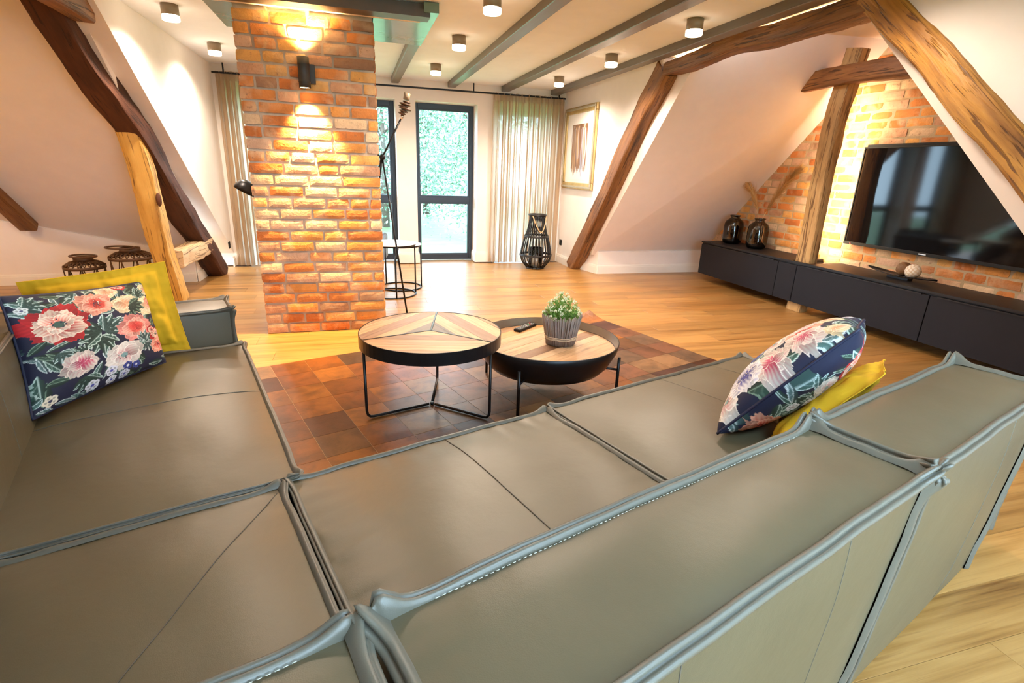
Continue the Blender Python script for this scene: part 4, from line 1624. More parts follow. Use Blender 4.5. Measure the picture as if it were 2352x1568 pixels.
# planks listed from the far side to the near side
colmap = [(.62, .46, .28), (.95, .72, .42), (.98, .83, .62), (.90, .78, .62), (.96, .84, .66), (.52, .38, .27), (1, .9, .78), (.98, .85, .68), (.92, .76, .58), (.85, .68, .5)]
for k in range(10):
    pl_ = clip(clip(c2, nn, edges[k] + .0008), (-nn[0], -nn[1]), -(edges[k + 1] - .0008))
    if len(pl_) >= 3:
        table_plank(t2, pl_, ZW2 - .012, ZW2 - rnd.uniform(0, .0008), ang2, colmap[k])
for fx, fy in ((-.29, .375), (-.28, -.345), (.385, -.235), (.33, .34)):
    d = Vector((fx, fy, 0)).normalized()
    p = Vector((fx, fy, 0))
    lg = MB().tube([p + Vector((0, 0, .002)), p + Vector((0, 0, .285))], .0095, 12).build('leg', 'dark_steel', t2)
    MB().tube([p + Vector((0, 0, .205)), d * .30 + Vector((0, 0, .205))], .0075, 10).build('cross_bar', 'dark_steel', lg)

# ------------------------------------------------------------------ remote control
rc = thing('remote_control', 'black television remote lying on the tray table', 'remote control', (1.065, 3.255, .010 + ZW2 + .001), math.radians(40))
rc.scale = (1.12, 1.1, 1.1)
bevel(MB().box((-.095, -.024, 0), (.095, .024, .016)).build('body', 'black_plastic', rc), .005, 3)
for i in range(9):
    for j in range(3):
        if i in (4, 5) and j == 1:
            continue
        x, y = -.075 + i * .018, -.013 + j * .013
        m = 'button_grey'
        if i == 8 and j == 2:
            m = 'button_red'
        elif i == 6:
            m = ['button_red', 'button_green', 'button_grey'][j]
        bevel(MB().box((x - .005, y - .004, .0155), (x + .005, y + .004, .0185)).build('button', m, rc), .001, 1)
MB().lathe([(.001, .0185), (.008, .0185), (.009, .0155)], 16, (.006, 0, 0)).build('navigation_button', 'button_grey', rc)

# ------------------------------------------------------------------ twig planter
pp = thing('twig_planter', 'small flowering plant in a grey twig-covered pot on the tray table', 'potted plant', (1.19, 2.915, .010 + ZW2 + .001))
MB().lathe([(.001, 0), (.080, 0), (.112, .165), (.106, .165), (.10, .14), (.001, .14)], 32).build('inner_pot', 'lantern_brown', pp)
tw = MB()
rng = random.Random(4)
for k in range(150):
    a = 2 * PI * k / 150 + rng.uniform(-.02, .02)
    r0, r1 = .086 + rng.uniform(-.003, .004), .121 + rng.uniform(-.005, .004)
    h = .188 + rng.uniform(-.012, .010)
    da = rng.uniform(-.05, .05)
    w = rng.uniform(.0022, .0036)
    tw.tube([(r0 * math.cos(a), r0 * math.sin(a), rng.uniform(0, .004)), ((r0 + r1) / 2 * math.cos(a + da * .5), (r0 + r1) / 2 * math.sin(a + da * .5), h * .5), (r1 * math.cos(a + da), r1 * math.sin(a + da), h)], [w, w * .95, w * .8], 5)
tw.build('twigs', 'twig', pp, kind='stuff')
for z, r in ((.040, .0985), (.047, .1005), (.056, .1025)):
    MB().tube([((r + .002 * math.sin(k * 2.1)) * math.cos(2 * PI * k / 40), (r + .002 * math.sin(k * 2.1)) * math.sin(2 * PI * k / 40), z + .002 * math.sin(k * .8)) for k in range(40)], .0024, 6, True).build('twine', 'twine', pp)
lf, flw = MB(), MB()


def leaflet(mb, p, d, L, w):
    d = d.normalized()
    s = d.orthogonal().normalized()
    s.rotate(Matrix.Rotation(rng.uniform(0, 6), 3, d))
    n = d.cross(s)
    o = len(mb.v)
    mb.v += [tuple(p), tuple(p + d * L * .5 + s * w + n * w * .3), tuple(p + d * L), tuple(p + d * L * .5 - s * w + n * w * .3)]
    mb.face((o, o + 1, o + 2, o + 3))


stm = MB()
for k in range(95):
    a, rr = rng.uniform(0, 2 * PI), math.sqrt(rng.random())
    top_h = .125 * (1 - rr ** 1.7) + .012 + rng.uniform(-.015, .02)
    b = Vector((.07 * rr * math.cos(a), .07 * rr * math.sin(a), .135))
    e = Vector((.122 * rr * math.cos(a), .122 * rr * math.sin(a), .170 + top_h))
    stm.tube([b, e], .0012, 4)
    n_ = 22
    for q in range(n_):
        t = .2 + .8 * q / n_
        p = b.lerp(e, t)
        dr = Vector((rng.gauss(0, 1), rng.gauss(0, 1), rng.gauss(.5, .6)))
        leaflet(lf, p, dr, rng.uniform(.012, .02), rng.uniform(.0025, .004))
    if rng.random() < .62:
        for q in range(14):
            dr = Vector((rng.gauss(0, 1), rng.gauss(0, 1), rng.gauss(.7, .7)))
            leaflet(flw, e + dr.normalized() * .004 + Vector((0, 0, .004)), dr, rng.uniform(.008, .014), rng.uniform(.0028, .0042))
lf.build('foliage', 'plant_leaf', pp, kind='stuff')
flw.build('blossoms', 'plant_flower', pp, kind='stuff')
stm.build('stems', 'plant_leaf', pp, kind='stuff')

# ------------------------------------------------------------------ leather sofa
sofa = thing('corner_sofa', 'large grey-beige leather corner sofa with folded piped edges in front', 'sofa', (0, 0, 0), TH_S)


class Pad:
    """puffy upholstered block in sofa coordinates"""

    def __init__(s, u0, u1, v0, v1, z0, z1, bt=.03, bs=.02, shear=0.0, seed=0, wr=1.0, slant=None):
        s.u0, s.u1, s.v0, s.v1, s.z0, s.z1 = u0, u1, v0, v1, z0, z1
        s.bt, s.bs, s.shear, s.seed, s.wr = bt, bs, shear, seed, wr
        s.slant = slant

    def P(s, a, b, c):
        u = s.u0 + (s.u1 - s.u0) * (a + 1) / 2
        v = s.v0 + (s.v1 - s.v0) * (b + 1) / 2
        z = s.z0 + (s.z1 - s.z0) * (c + 1) / 2
        if s.slant:
            u += s.slant * (b + 1) / 2 * (a + 1) / 2
        f = lambda t: 1 - abs(t) ** 3.2
        sd = Vector((s.seed * 7.3, s.seed * 3.1, s.seed))
        q = Vector((u, v, z))
        n1 = mn.noise(q * 3.5 + sd)
        n2 = mn.noise(Vector((u * 9, v * 9, z * 9)) + sd)
        # creases that run in from the seams
        if abs(c) > .999 and c > 0:
            du, dv = (1 - abs(a)) * (s.u1 - s.u0) / 2, (1 - abs(b)) * (s.v1 - s.v0) / 2
            h = f(a) * f(b)
            z += s.bt * h + .004 * n1 * h
            dd = min(du, dv)
            al = v if du < dv else u
            k = math.exp(-dd / .10) * min(1, dd / .02)
            z += s.wr * .0035 * k * mn.noise(Vector((al * 26, dd * 4, 5)) + sd)
        if abs(c) < .999 or c < 0:
            pass
        if abs(a) > .999:
            u += math.copysign(s.bs * f(b) * f(c) + .003 * n1 * f(b) * f(c), a)
        if abs(b) > .999:
            v += math.copysign(s.bs * f(a) * f(c) + .004 * n1 * f(a) * f(c), b)
        v += s.shear * (c + 1) / 2
        # seams wave a little
        w = .004 * n1 + .0025 * n2
        return Vector((u, v + w * .5, z + w * (.8 if c > .9 else 0)))

    def body(s, name, n=26, mat='leather'):
        mb = MB()
        ts = [math.sin(PI / 2 * (-1 + 2 * i / n)) for i in range(n + 1)]
        key = {}

        def vid(a, b, c):
            k = (a, b, c)
            if k not in key:
                key[k] = len(mb.v)
                mb.v.append(tuple(s.P(ts[a], ts[b], ts[c])))
            return key[k]
        for i in range(n):
            for j in range(n):
                mb.face((vid(i, j, n), vid(i + 1, j, n), vid(i + 1, j + 1, n), vid(i, j + 1, n)), None, True)
                mb.face((vid(i, j, 0), vid(i, j + 1, 0), vid(i + 1, j + 1, 0), vid(i + 1, j, 0)), None, True)
                mb.face((vid(0, i, j), vid(0, i, j + 1), vid(0, i + 1, j + 1), vid(0, i + 1, j)), None, True)
                mb.face((vid(n, i, j), vid(n, i + 1, j), vid(n, i + 1, j + 1), vid(n, i, j + 1)), None, True)
                mb.face((vid(i, 0, j), vid(i + 1, 0, j), vid(i + 1, 0, j + 1), vid(i, 0, j + 1)), None, True)
                mb.face((vid(i, n, j), vid(i, n, j + 1), vid(i + 1, n, j + 1), vid(i + 1, n, j)), None, True)
        o = mb.build(name, mat, sofa)
        m = o.modifiers.new('edges', 'EDGE_SPLIT')
        m.split_angle = math.radians(50)
        s.o = o
        return o

    def flange(s, edges, h=.0105, t=.0095, ear=.011, lean=None, m=44):
        """folded double lip along edges; edge = (corner a, corner b) in -1/1 triples"""
        mb = MB()
        for ei, (A, B) in enumerate(edges):
            A, B = Vector(A), Vector(B)
            ax = [i for i in range(3) if A[i] != B[i]][0]
            o3 = [i for i in range(3) if i != ax]
            out = Vector((0, 0, 0))
            for i in o3:
                out[i] = A[i]
            if lean and ei in lean:
                out = Vector(lean[ei])
            out.normalize()
            L = (s.P(*A) - s.P(*B)).length
            rows = []
            pts, outs, hs = [], [], []
            for k in range(m + 1):
                x = .5 - .5 * math.cos(PI * k / m)
                x = x * .8 + (k / m) * .2
                C = A.lerp(B, x)
                p = s.P(*C)
                de = min(x, 1 - x) * L
                e = math.exp(-(de / .030) ** 2) * (0 if ax == 2 and x < .5 else 1)
                e2 = math.exp(-(de / .09) ** 2)
                end = (A if x < .5 else B)[ax]
                d = out.copy()
                d[ax] += end * .55 * e
                d.normalize()
                wob = mn.noise(Vector((C[0] * 3 + ei * 5, C[1] * 3 + s.seed, C[2] * 3)) * 2.2)
                dip = -.004 * (math.exp(-((de - .09) / .05) ** 2))
                pts.append(p + out * dip + d * (.006 * e))
                outs.append(d)
                hs.append(h * (1 + .12 * wob) + ear * e)
            sec = [(-.95, -.45), (-1.05, .40), (-.88, .86), (-.52, 1.05), (-.18, .86), (0, .30), (.18, .86), (.52, 1.05), (.88, .86), (1.05, .40), (.95, -.45)]
            o = len(mb.v)
            ns = len(sec)
            for k in range(m + 1):
                tg = (pts[min(k + 1, m)] - pts[max(k - 1, 0)]).normalized()
                d = (outs[k] - tg * outs[k].dot(tg) * .75).normalized()
                sd = tg.cross(d).normalized()
                tp_ = .45 if k in (0, m) else (.85 if k in (1, m - 1) else 1.0)
                for (x, y) in sec:
                    mb.v.append(tuple(pts[k] + sd * (x * t * tp_) + d * (y * hs[k] * tp_)))
            for k in range(m):
                for q in range(ns - 1):
                    mb.face((o + k * ns + q, o + k * ns + q + 1, o + (k + 1) * ns + q + 1, o + (k + 1) * ns + q), None, True)
            mb.face([o + q for q in range(ns)])
            mb.face([o + m * ns + q for q in range(ns)][::-1])
        ob = mb.build('piping', 'leather_piping', s.o)
        return ob

    def seam(s, path, name='seam', r=.0013, mat='seam_thread'):
        """thread lying in the surface; path = list of (a,b,c)"""
        pts = []
        for p, q in zip(path, path[1:]):
            for k in range(24):
                f = k / 24
                pts.append(s.P(*[p[i] + (q[i] - p[i]) * f for i in range(3)]) + Vector((0, 0, .0007 if abs(p[2]) > .99 and p[2] == q[2] else 0)))
        pts.append(s.P(*path[-1]))
        return MB().tube(pts, r, 5).build(name, mat, s.o)

    def stitches(s, A, B, out, off, n):
        mb = MB()
        A, B, out = Vector(A), Vector(B), Vector(out)
        for k in range(n):
            x0, x1 = (k + .15) / n, (k + .72) / n
            if x0 < .07 or x1 > .93:
                continue
            p0, p1 = s.P(*A.lerp(B, x0)) + out * off, s.P(*A.lerp(B, x1)) + out * off
            mb.tube([p0, p1], .0008, 4)
        return mb.build('stitching', 'stitch_thread', s.o, kind='stuff')


TOP = [((-1, -1, 1), (1, -1, 1)), ((-1, 1, 1), (1, 1, 1)), ((-1, -1, 1), (-1, 1, 1)), ((1, -1, 1), (1, 1, 1))]
VERT = [((-1, -1, -1), (-1, -1, 1)), ((1, -1, -1), (1, -1, 1)), ((-1, 1, -1), (-1, 1, 1)), ((1, 1, -1), (1, 1, 1))]
SEAT_Z, BASE_Z = .415, .05
# seats
seatA = Pad(-.47, .262, 1.535, 2.985, BASE_Z, SEAT_Z, .026, .02, 0, 1, 1, slant=.045)
seatA.body('seat_cushion', 34)
seatA.flange(TOP + VERT[:2] + VERT[3:])
seatA.seam([(-1, .03, 1), (.985, .03, 1), (1, .03, .6)], r=.0016, mat='leather_piping')
seat0 = Pad(-.47, .205, .575, 1.505, BASE_Z, SEAT_Z, .022, .02, 0, 2)
seat0.body('seat_cushion', 30)
seat0.flange(TOP + VERT[3:])
seat0.seam([(.95, .93, 1), (-.95, -.95, 1)], r=.0017)
seatB = Pad(.232, 1.232, .575, 1.525, BASE_Z, SEAT_Z, .030, .025, 0, 3, 1.6)
seatB.body('seat_cushion', 72)
seatB.flange(TOP + VERT[2:])
seatB.seam([(.06, -.9, 1), (.06, .985, 1), (.06, 1, .4)], r=.0020)
seatC = Pad(1.252, 2.60, .575, 1.535, BASE_Z, SEAT_Z, .030, .025, 0, 4)
seatC.body('seat_cushion', 36)
seatC.flange(TOP + VERT[1:])
seatC.seam([(-.02, -.9, 1), (-.02, .985, 1), (-.02, 1, .4)], mat='leather_piping')
seatC.seam([(.55, -.9, 1), (.55, .985, 1), (.55, 1, .4)], mat='leather_piping')
side = Pad(2.285, 2.60, .37, .565, BASE_Z, SEAT_Z - .005, .02, .01, 0, 5)
side.body('side_cushion', 16)
side.flange(TOP + VERT[:2])
# backs
backB = Pad(.172, 1.285, .345, .60, BASE_Z, .765, .014, .016, -.045, 6, 1.0)
backB.body('backrest', 44)
backB.flange(TOP + VERT[:2], h=.0125, t=.0130, ear=.026, lean={0: (0, -.55, .8), 1: (0, .12, 1)})
backB.seam([(.42, -1, -.9), (.42, -1, .97)], mat='leather_piping')
backB.seam([(-.42, -1, -.9), (-.42, -1, .97)])
backB.stitches((-1, 1, 1), (1, 1, 1), (0, -.017, .006), 1, 110)
backC = Pad(1.315, 2.235, .345, .60, BASE_Z, .765, .014, .016, -.045, 7)
backC.body('backrest', 36)
backC.flange(TOP + VERT[:2], h=.0125, t=.0130, ear=.026, lean={0: (0, -.55, .8), 1: (0, .12, 1)})
backC.seam([(.30, -1, -.9), (.30, -1, .97)], mat='leather_piping')
back0 = Pad(-.75, .140, .345, .60, BASE_Z, .765, .014, .016, -.045, 8)
back0.body('backrest', 34)
back0.flange(TOP + VERT[1:2], h=.0125, t=.0135, ear=.012, lean={0: (0, -.55, .8), 1: (0, .12, 1)})
back0.stitches((-1, 1, 1), (1, 1, 1), (0, -.017, .006), 1, 90)
backA = Pad(-.74, -.475, 1.50, 2.80, BASE_Z, .735, .022, .018, 0, 9)
backA.body('backrest', 30)
backA.flange(TOP)
backL = Pad(-.74, -.475, .62, 1.48, BASE_Z, .765, .022, .018, 0, 10)
backL.body('backrest', 20)
backL.flange(TOP)
backA.seam([(1, -.1, -.2), (1, -.1, .97)], mat='leather_piping')
arm = Pad(-.46, .275, 3.005, 3.255, BASE_Z, .605, .012, .012, 0, 11)
arm.body('armrest', 24)
arm.flange(TOP + VERT[1:2] + VERT[3:], h=.012, t=.008, ear=.012)
for u, v in ((-.66, .45), (.5, .42), (1.2, .42), (2.2, .45), (2.5, 1.45), (1.3, 1.45), (.3, 1.45), (.15, 2.8), (-.62, 3.1), (.2, 3.15)):
    zz = rug_z(u, v) + .004 if (u > .2 and 1.37 < v < 3.71) else 0.0
    MB().lathe([(.001, zz), (.022, zz), (.026, BASE_Z + .02), (.001, BASE_Z + .02)], 14, (u, v, 0)).build('leg', 'black_plastic', sofa)


# ------------------------------------------------------------------ printed floral cloth (painted petal by petal)
def paint_floral(N, seed, layout):
    rg = np.random.default_rng(seed)
    Y, X = np.mgrid[0:N, 0:N] / (N - 1.0)
    C = np.ones((N, N, 3)) * np.array([.012, .013, .040])

    def put(mask, colr):
        nonlocal C
        m = np.clip(mask, 0, 1)[..., None]
        C = C * (1 - m) + colr * m

    def leaf(cx, cy, L, w, ang, base, vein, lobes=0):
        dx, dy = X - cx, Y - cy
        x = (dx * np.cos(ang) + dy * np.sin(ang)) / L
        y = (-dx * np.sin(ang) + dy * np.cos(ang)) / w
        prof = np.sin(np.pi * np.clip(x, 0, 1)) ** .8 * (1 - .35 * x)
        if lobes:
            prof = prof * (.72 + .28 * np.abs(np.sin(x * np.pi * lobes)))
        m = (x > 0) & (x < 1) & (np.abs(y) < prof)
        v = np.clip(1 - np.abs(y) * 9, 0, 1) + .55 * np.clip(np.sin((x * 22 + np.abs(y) * 9)) - .55, 0, 1) * (y > 0)
        sh = np.clip(.55 + .6 * y, .25, 1.1)[..., None]
        colr = np.array(base) * sh
        colr = colr * (1 - np.clip(v, 0, 1)[..., None]) + np.array(vein) * np.clip(v, 0, 1)[..., None]
        rim = (np.abs(y) > prof - .16) & (y > 0)
        colr = np.where(rim[..., None], np.array(vein), colr)
        put(m * 1.0, colr)

    def flower(cx, cy, R, tones, heart, npet=7, layers=3, sq=.82, rot=0.0, streak=1.0):
        """tones: outer..inner list of (edge colour, throat colour)"""
        for l in range(layers):
            e, th = [np.array(c) for c in tones[min(l, len(tones) - 1)]]
            r = R * (1 - l * .27)
            n = npet - l
            offx, offy = rg.normal(0, .05) * R * (l > 0), rg.normal(0, .05) * R * (l > 0)
            order = rg.permutation(n)
            for k in order:
                a = rot + 2 * np.pi * k / n + l * .5 + rg.normal(0, .12)
                pr = r * rg.uniform(.85, 1.1)
                dx, dy = X - cx - offx, (Y - cy - offy) / sq
                x = (dx * np.cos(a) + dy * np.sin(a)) / pr
                y = (-dx * np.sin(a) + dy * np.cos(a)) / (pr * (np.pi / n) * 1.12)
                wav = .05 * np.sin(y * 7 + k) + .03 * np.sin(y * 15 + k * 2)
                prof = np.sqrt(np.clip(1 - ((x - .52) / (.50 + wav)) ** 2, 0, 1))
                m = (x > 0) & (np.abs(y) < prof * .95)
                rad = np.clip(x, 0, 1)
                st = np.sin(y * 16 + 3 * np.sin(x * 5 + k)) * .5 + .5
                t = np.clip(rad * 1.5 - .35 + (st - .5) * .5 * streak, 0, 1)[..., None]
                colr = th * (1 - t) + e * t
                shade = np.clip(.80 + .25 * np.clip(y, -1, 1) + .12 * rg.normal(), .55, 1.12)[..., None]
                edge = (np.abs(y) > prof * .95 - .10)
                colr = colr * shade
                colr = np.where(edge[..., None], np.clip(e * 1.06, 0, 1), colr)
                put(m * 1.0, colr)
        if heart is not None:
            d = np.hypot(X - cx, (Y - cy) / sq)
            put((d < R * .17) * 1.0, np.array(heart))
            for k in range(16):
                a = rg.uniform(0, 6.28)
                rr = R * rg.uniform(.10, .30)
                dd = np.hypot(X - cx - rr * np.cos(a), Y - cy - rr * sq * np.sin(a))
                put((dd < R * .028) * 1.0, np.array([.75, .72, .6] if k % 3 == 0 else [.03, .03, .06]))

    def small(cx, cy, r, c1, c2):
        for k in range(5):
            a = 2 * np.pi * k / 5 + cx * 9
            d = np.hypot((X - cx - r * .62 * np.cos(a)) / .52, (Y - cy - r * .62 * np.sin(a)) / .52)
            put((d < r) * 1.0, np.array(c1) * np.clip(1.0 - .5 * (d < r * .4), .5, 1)[..., None])
        d = np.hypot(X - cx, Y - cy)
        put((d < r * .3) * 1.0, np.array(c2))
    GR = [((.055, .13, .10), (.52, .66, .60)), ((.09, .20, .18), (.60, .74, .72)), ((.035, .085, .06), (.20, .30, .22)), ((.12, .22, .22), (.7, .78, .78))]
    TONES = {
        'red': [((.50, .015, .02), (.28, .005, .012)), ((.86, .66, .52), (.62, .05, .05)), ((.88, .72, .58), (.75, .2, .15))],
        'coral': [((.85, .40, .28), (.70, .07, .04)), ((.86, .45, .33), (.66, .06, .04)), ((.74, .12, .08), (.5, .02, .02))],
        'rose': [((.80, .30, .26), (.70, .12, .10)), ((.86, .45, .36), (.72, .14, .10)), ((.74, .12, .09), (.55, .03, .03))],
        'cream': [((.80, .66, .42), (.70, .50, .26)), ((.86, .72, .50), (.80, .38, .2)), ((.88, .78, .58), (.75, .45, .25))],
        'white': [((.80, .74, .68), (.62, .50, .44)), ((.86, .80, .74), (.70, .40, .40))],
        'pink': [((.72, .62, .55), (.60, .25, .28)), ((.80, .70, .62), (.62, .07, .16))],
        'violet': [((.85, .84, .86), (.10, .10, .45)), ((.78, .76, .80), (.08, .08, .35))],
        'blue': [((.06, .09, .36), (.02, .03, .14)), ((.10, .14, .45), (.03, .04, .2))],
    }
    # undergrowth of leaves, then the layout
    for _ in range(120):
        g = GR[rg.integers(0, len(GR))]
        leaf(rg.random(), rg.random(), rg.uniform(.10, .19), rg.uniform(.025, .05), rg.uniform(0, 6.28), g[0], g[1], rg.integers(0, 2) * 5)
    for it in layout:
        k = it[0]
        if k == 'leaf':
            _, cx, cy, L, a, g = it
            for da in (-.9, -.45, 0, .45, .9):
                leaf(cx, cy, L * (1 - .22 * abs(da)), L * .25, a + da, GR[g][0], GR[g][1], 4)
        elif k == 'small':
            small(*it[1:])
        else:
            _, cx, cy, R = it[:4]
            heart = {'red': (.05, .10, .08), 'coral': (.25, .02, .02), 'rose': None, 'cream': None, 'white': (.20, .35, .36), 'pink': None, 'violet': (.06, .06, .3), 'blue': (.7, .7, .8)}[k]
            flower(cx, cy, R, TONES[k], heart, it[4] if len(it) > 4 else 7, it[5] if len(it) > 5 else 3, .85, rg.uniform(0, 6))
    return np.clip(C, 0, 1)


# x to the right, y up, both 0..1 on the front of the left cushion
LAY_L = [('leaf', .06, .90, .13, 0.2, 1), ('leaf', .40, .97, .12, 3.2, 1), ('leaf', .44, .50, .20, -1.6, 0), ('leaf', .46, .55, .20, .5, 1), ('leaf', .44, .52, .2, 2.9, 0), ('leaf', .88, .93, .16, 3.0, 2),
         ('cream', .62, .94, .085, 5, 2), ('red', .74, .985, .06, 6, 2), ('cream', .97, .90, .09, 6, 2),
         ('cream', .72, .77, .12, 6, 2), ('cream', .90, .70, .135, 6, 3), ('leaf', .74, .76, .17, -.5, 2), ('leaf', .84, .86, .12, .3, 0),
         ('coral', .49, .83, .145, 7, 3), ('red', .20, .69, .215, 9, 3), ('coral', 1.0, .74, .10, 6, 2),
         ('leaf', .16, .45, .12, -1.2, 1), ('leaf', .3, .38, .1, 2.4, 0), ('rose', .73, .50, .165, 8, 3), ('leaf', .78, .32, .13, 1.3, 3),
         ('pink', .26, .30, .135, 7, 2), ('leaf', .30, .17, .16, -1.5, 0), ('white', .58, .24, .165, 6, 2), ('leaf', .83, .24, .15, 1.2, 1), ('leaf', .80, .3, .12, -1.0, 3),
         ('red', .93, .36, .085, 6, 3), ('coral', .93, .24, .10, 6, 2), ('red', .88, .42, .05, 5, 2),
         ('small', .60, .12, .038, (.05, .07, .3), (.8, .8, .85)), ('small', .47, .13, .042, (.78, .78, .86), (.1, .1, .4)), ('small', .34, .06, .045, (.82, .82, .88), (.1, .1, .4)), ('small', .58, .05, .04, (.7, .72, .84), (.1, .1, .4)), ('small', .68, .10, .035, (.05, .07, .3), (.7, .7, .8)), ('small', .48, .04, .036, (.82, .82, .88), (.1, .1, .4)), ('small', .08, .08, .04, (.85, .75, .6), (.05, .05, .1)), ('small', .05, .86, .03, (.7, .75, .75), (.1, .1, .2))]
LAY_R = [('leaf', .2, .8, .2, 0, 0), ('leaf', .7, .3, .2, 1, 1), ('leaf', .45, .5, .2, 3, 3), ('leaf', .8, .8, .18, 4, 0), ('leaf', .2, .25, .18, 1.5, 1), ('leaf', .1, .6, .15, 1.5, 1),
         ('violet', .42, .62, .17, 6, 2), ('coral', .72, .76, .15, 8, 3), ('cream', .55, .90, .10, 7, 2), ('red', .55, .48, .07, 5, 2), ('coral', .13, .20, .14, 7, 2), ('red', .30, .80, .14, 9, 3), ('cream', .9, .92, .09, 7, 2),
         ('violet', .70, .25, .17, 6, 2), ('blue', .42, .22, .13, 8, 2), ('pink', .90, .50, .17, 8, 2), ('white', .88, .12, .14, 6, 2), ('red', .3, .45, .06, 5, 2), ('pink', .55, .06, .12, 7, 2),
         ('white', .17, .64, .10, 6, 2), ('coral', .62, .56, .09, 7, 3), ('small', .2, .5, .045, (.82, .82, .86), (.5, .4, .4)), ('small', .12, .42, .04, (.82, .82, .86), (.5, .4, .4)), ('small', .27, .36, .045, (.84, .82, .84), (.5, .4, .4)), ('small', .3, .95, .04, (.7, .05, .05), (.9, .8, .8)), ('small', .38, .88, .04, (.72, .05, .06), (.9, .8, .8)), ('small', .22, .9, .04, (.75, .07, .06), (.9, .8, .8)), ('small', .6, .62, .04, (.6, .02, .04), (.9, .7, .7))]


def cushion(name, label, BL, BR, TR, TL, T, mat, N, print_front=None, print_back=None, pinch=.055, border=0.0, pw=.42, fold=.0, seed=0, ears=.0, group=None, pipe=True):
    """BL.. in sofa coordinates; front normal = (BR-BL)x(TL-BL)"""
    BL, BR, TR, TL = [S2W(*p) for p in (BL, BR, TR, TL)]
    C0 = (BL + BR + TR + TL) / 4
    nrm = (BR - BL + TR - TL).cross(TL - BL + TR - BR).normalized()
    root_mb = MB()
    sd = Vector((seed * 5.1, seed * 2.3, 0))

    def base(a, b):
        a2 = a * (1 - pinch * (1 - b * b))
        b2 = b * (1 - pinch * (1 - a * a))
        s, t = (a2 + 1) / 2, (b2 + 1) / 2
        p = BL * (1 - s) * (1 - t) + BR * s * (1 - t) + TR * s * t + TL * (1 - s) * t
        w = fold * mn.noise(Vector((a * 1.4, b * 1.4, 3)) + sd)
        return p + nrm * w

    def P(a, b, sgn):
        k = 1 - border
        aa, bb = min(1, abs(a) / k), min(1, abs(b) / k)
        h = ((1 - aa ** 2) * (1 - bb ** 2)) ** pw * T
        wr = 0
        if border:
            wr = .010 * mn.noise(Vector((a * 4, b * 4, 1)) + sd) * (1 if h > .002 else .4) + .0045 * mn.noise(Vector((a * 11, b * 7, 5)) + sd)
        else:
            wr = .005 * mn.noise(Vector((a * 3, b * 3, 1)) + sd) * min(1, h / .02)
        return base(a, b) + nrm * (sgn * (h + .0012) + wr)
    cols = []
    for sgn, n, prn in ((1, N, print_front), (-1, N if print_back is not None else N // 2, print_back)):
        ts = [-1 + 2 * i / n for i in range(n + 1)]
        root_mb.grid(lambda i, j: P(ts[i], ts[j], sgn) - C0, n, n, flip=(sgn < 0))
        if prn is not None:
            M = prn.shape[0]
            ix = (np.linspace(0, M - 1, n + 1)).astype(int)
            cols.append(prn[ix][:, ix].transpose(1, 0, 2).reshape(-1, 3))
    o = root_mb.build(name, mat)
    o.location = C0
    if cols:
        c = np.concatenate(cols)
        ca = o.data.color_attributes.new('print', 'FLOAT_COLOR', 'POINT')
        buf = np.ones((len(c), 4), dtype=np.float32)
        buf[:, :3] = c
        ca.data.foreach_set('color', buf.ravel())
    tag(o, label, 'cushion', group)
    # rim: corded piping or a sewn hem
    ring = [(-1 + 2 * k / 40, -1) for k in range(40)] + [(1, -1 + 2 * k / 40) for k in range(40)] + [(1 - 2 * k / 40, 1) for k in range(40)] + [(-1, 1 - 2 * k / 40) for k in range(40)]
    pts = []
    for a, b in ring:
        pts.append((P(a, b, 1) + P(a, b, -1)) / 2 - C0)
    MB().tube(pts, .0055 if pipe else .0022, 7, True).build('piping' if pipe else 'hem', 'navy_piping' if pipe else mat, o)
    return o


PRL = paint_floral(420, 5, LAY_L)
PRR = paint_floral(420, 8, LAY_R)
PRB = paint_floral(300, 13, [(k[0],) + ((1 - k[1]),) + k[2:] for k in LAY_R if k[0] != 'small'] + [('violet', .2, .3, .17, 6, 2), ('pink', .5, .72, .17, 8, 2), ('white', .78, .55, .15, 7, 2), ('blue', .5, .42, .13, 8, 2), ('violet', .82, .85, .15, 6, 2), ('pink', .15, .75, .16, 8, 2), ('white', .36, .55, .12, 7, 2), ('violet', .6, .2, .15, 6, 2)])
cushion('floral_cushion', 'navy cushion with red and cream flowers on the left seat', (-.455, 2.315, .452), (-.045, 2.755, .452), (-.085, 2.90, .80), (-.485, 2.475, .862), .085, 'floral_cloth', 300, PRL, PRR, .05, seed=1)
cushion('yellow_cushion', 'mustard yellow cushion behind the floral one on the left', (-.47, 2.93, .445), (.065, 2.945, .440), (.02, 2.925, .885), (-.505, 2.90, .835), .055, 'yellow_cloth', 90, None, None, .03, border=.16, fold=.012, seed=2, pipe=False)


def from_edge(P0, P1, w, L):
    """quad seen edge on: P0 bottom near, P1 top near, w away from the viewer"""
    P0, P1, w = Vector(P0), Vector(P1), Vector(w).normalized() * L
    return P0, P0 + w + Vector((0, 0, .03)), P1 + w + Vector((-.02, -.02, -.02)), P1


q = from_edge((1.60, .985, .462), (1.815, .70, .905), (.90, .35, -.09), .50)
cushion('floral_cushion', 'blue floral cushion tipped on its edge on the right seat', *q, .12, 'floral_cloth', 300, PRR, PRB, .05, seed=3)
q = from_edge((1.62, .82, .455), (1.92, .63, .755), (.90, .36, -.10), .46)
cushion('yellow_cushion', 'mustard yellow cushion wedged between right backrest and floral cushion', *q, .045, 'yellow_cloth', 90, None, None, .03, border=.12, fold=.014, seed=4, pipe=False)

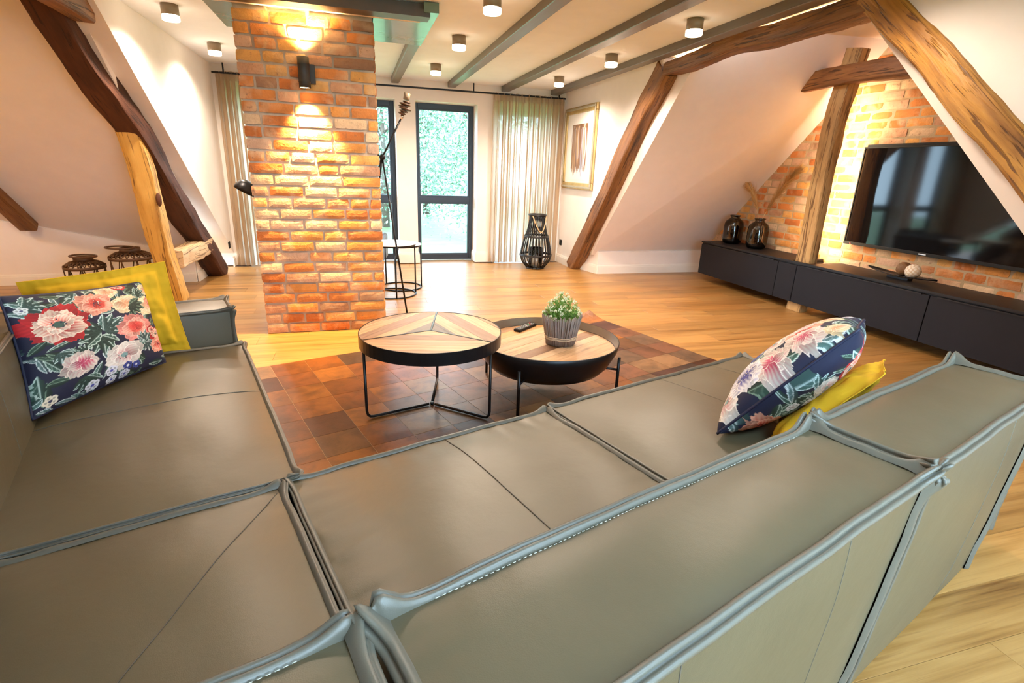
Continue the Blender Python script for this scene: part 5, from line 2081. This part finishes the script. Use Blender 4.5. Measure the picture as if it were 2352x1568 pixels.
# ------------------------------------------------------------------ garden outside
lw = MB()
lw.grid(lambda i, j: (-70 + 150 * i / 30, 9.5 + 110 * j / 24, -3.0 + .4 * mn.noise(Vector((i * .6, j * .6, 0)))), 30, 24)
lawn = lw.build('garden_lawn', 'lawn_green')
lawn['kind'] = 'structure'
lw2 = MB()
lw2.grid(lambda i, j: (-60 + 120 * i / 10, -80 + 75 * j / 10, -3.0), 10, 10)
l2 = lw2.build('garden_lawn', 'lawn_green')
l2['kind'] = 'structure'


def tree(name, label, x, y, h, rad, z0, leaf, seed, nleaf=5200, ls=.30, low=.15):
    rng = random.Random(seed)
    root = thing(name, label, 'tree', (x, y, -3.0))
    tr = MB()
    tr.tube([(0, 0, 0), (.1, .05, h * .3), (.0, .1, h * .75)], [.22 * h / 9, .17 * h / 9, .05], 10)
    tr.build('trunk', 'bark', root)
    lf = MB()
    cl = []
    for k in range(46):
        a, e = rng.uniform(0, 2 * PI), rng.uniform(-1, 1)
        r = rad * rng.uniform(.35, .95)
        zz = h * (low + (1 - low) * .5) + e * h * (1 - low) * .46
        sc_ = math.sqrt(max(.08, 1 - e * e * .8))
        cl.append(Vector((r * sc_ * math.cos(a), r * sc_ * math.sin(a), zz)))
    brn = MB()
    for c in cl[:22]:
        s0 = Vector((0, .05, h * (.25 + .4 * rng.random())))
        m = s0.lerp(c, .5) + Vector((0, 0, .3))
        brn.tube([s0, m, c], [.05, .035, .015], 5)
    brn.build('branches', 'bark', root, kind='stuff')
    for k in range(nleaf):
        c = cl[k % len(cl)]
        p = c + Vector((rng.gauss(0, 1), rng.gauss(0, 1), rng.gauss(0, .75))) * rad * .24
        d = Vector((rng.gauss(0, 1), rng.gauss(0, 1), rng.gauss(0, .7))).normalized()
        s = d.orthogonal().normalized()
        s.rotate(Matrix.Rotation(rng.uniform(0, 6), 3, d))
        L = ls * rng.uniform(.6, 1.3)
        o = len(lf.v)
        lf.v += [tuple(p), tuple(p + d * L * .5 + s * L * .3), tuple(p + d * L), tuple(p + d * L * .5 - s * L * .3)]
        lf.face((o, o + 1, o + 2, o + 3))
    lf.build('foliage', leaf, root, kind='stuff')
    return root


tree('garden_tree', 'broad pale green tree seen through the middle window', 7.5, 34, 12.5, 5.2, 0, 'tree_leaf_pale', 1, 19000, .20, .12)
tree('garden_tree', 'green tree seen through the window beside the chimney', 2.0, 40, 13, 5.5, 0, 'tree_leaf', 2, 15000, .22, .10)
tree('garden_tree', 'tall tree behind the others at the garden edge', 6.5, 52, 15, 6.5, 0, 'tree_leaf', 4, 13000, .32, .08)
tree('garden_tree', 'tree far behind the chimney side of the garden', -6, 48, 14, 7, 0, 'tree_leaf', 5, 6000, .5, .08)
tree('garden_tree', 'tree at the far right end of the garden', 24, 46, 14, 7, 0, 'tree_leaf_pale', 6, 6000, .5, .08)
tree('garden_shrub', 'white-flowering shrub low in the right half of the middle window', 6.6, 22.5, 3.9, 1.35, 0, 'shrub_blossom', 7, 5200, .09, .05)
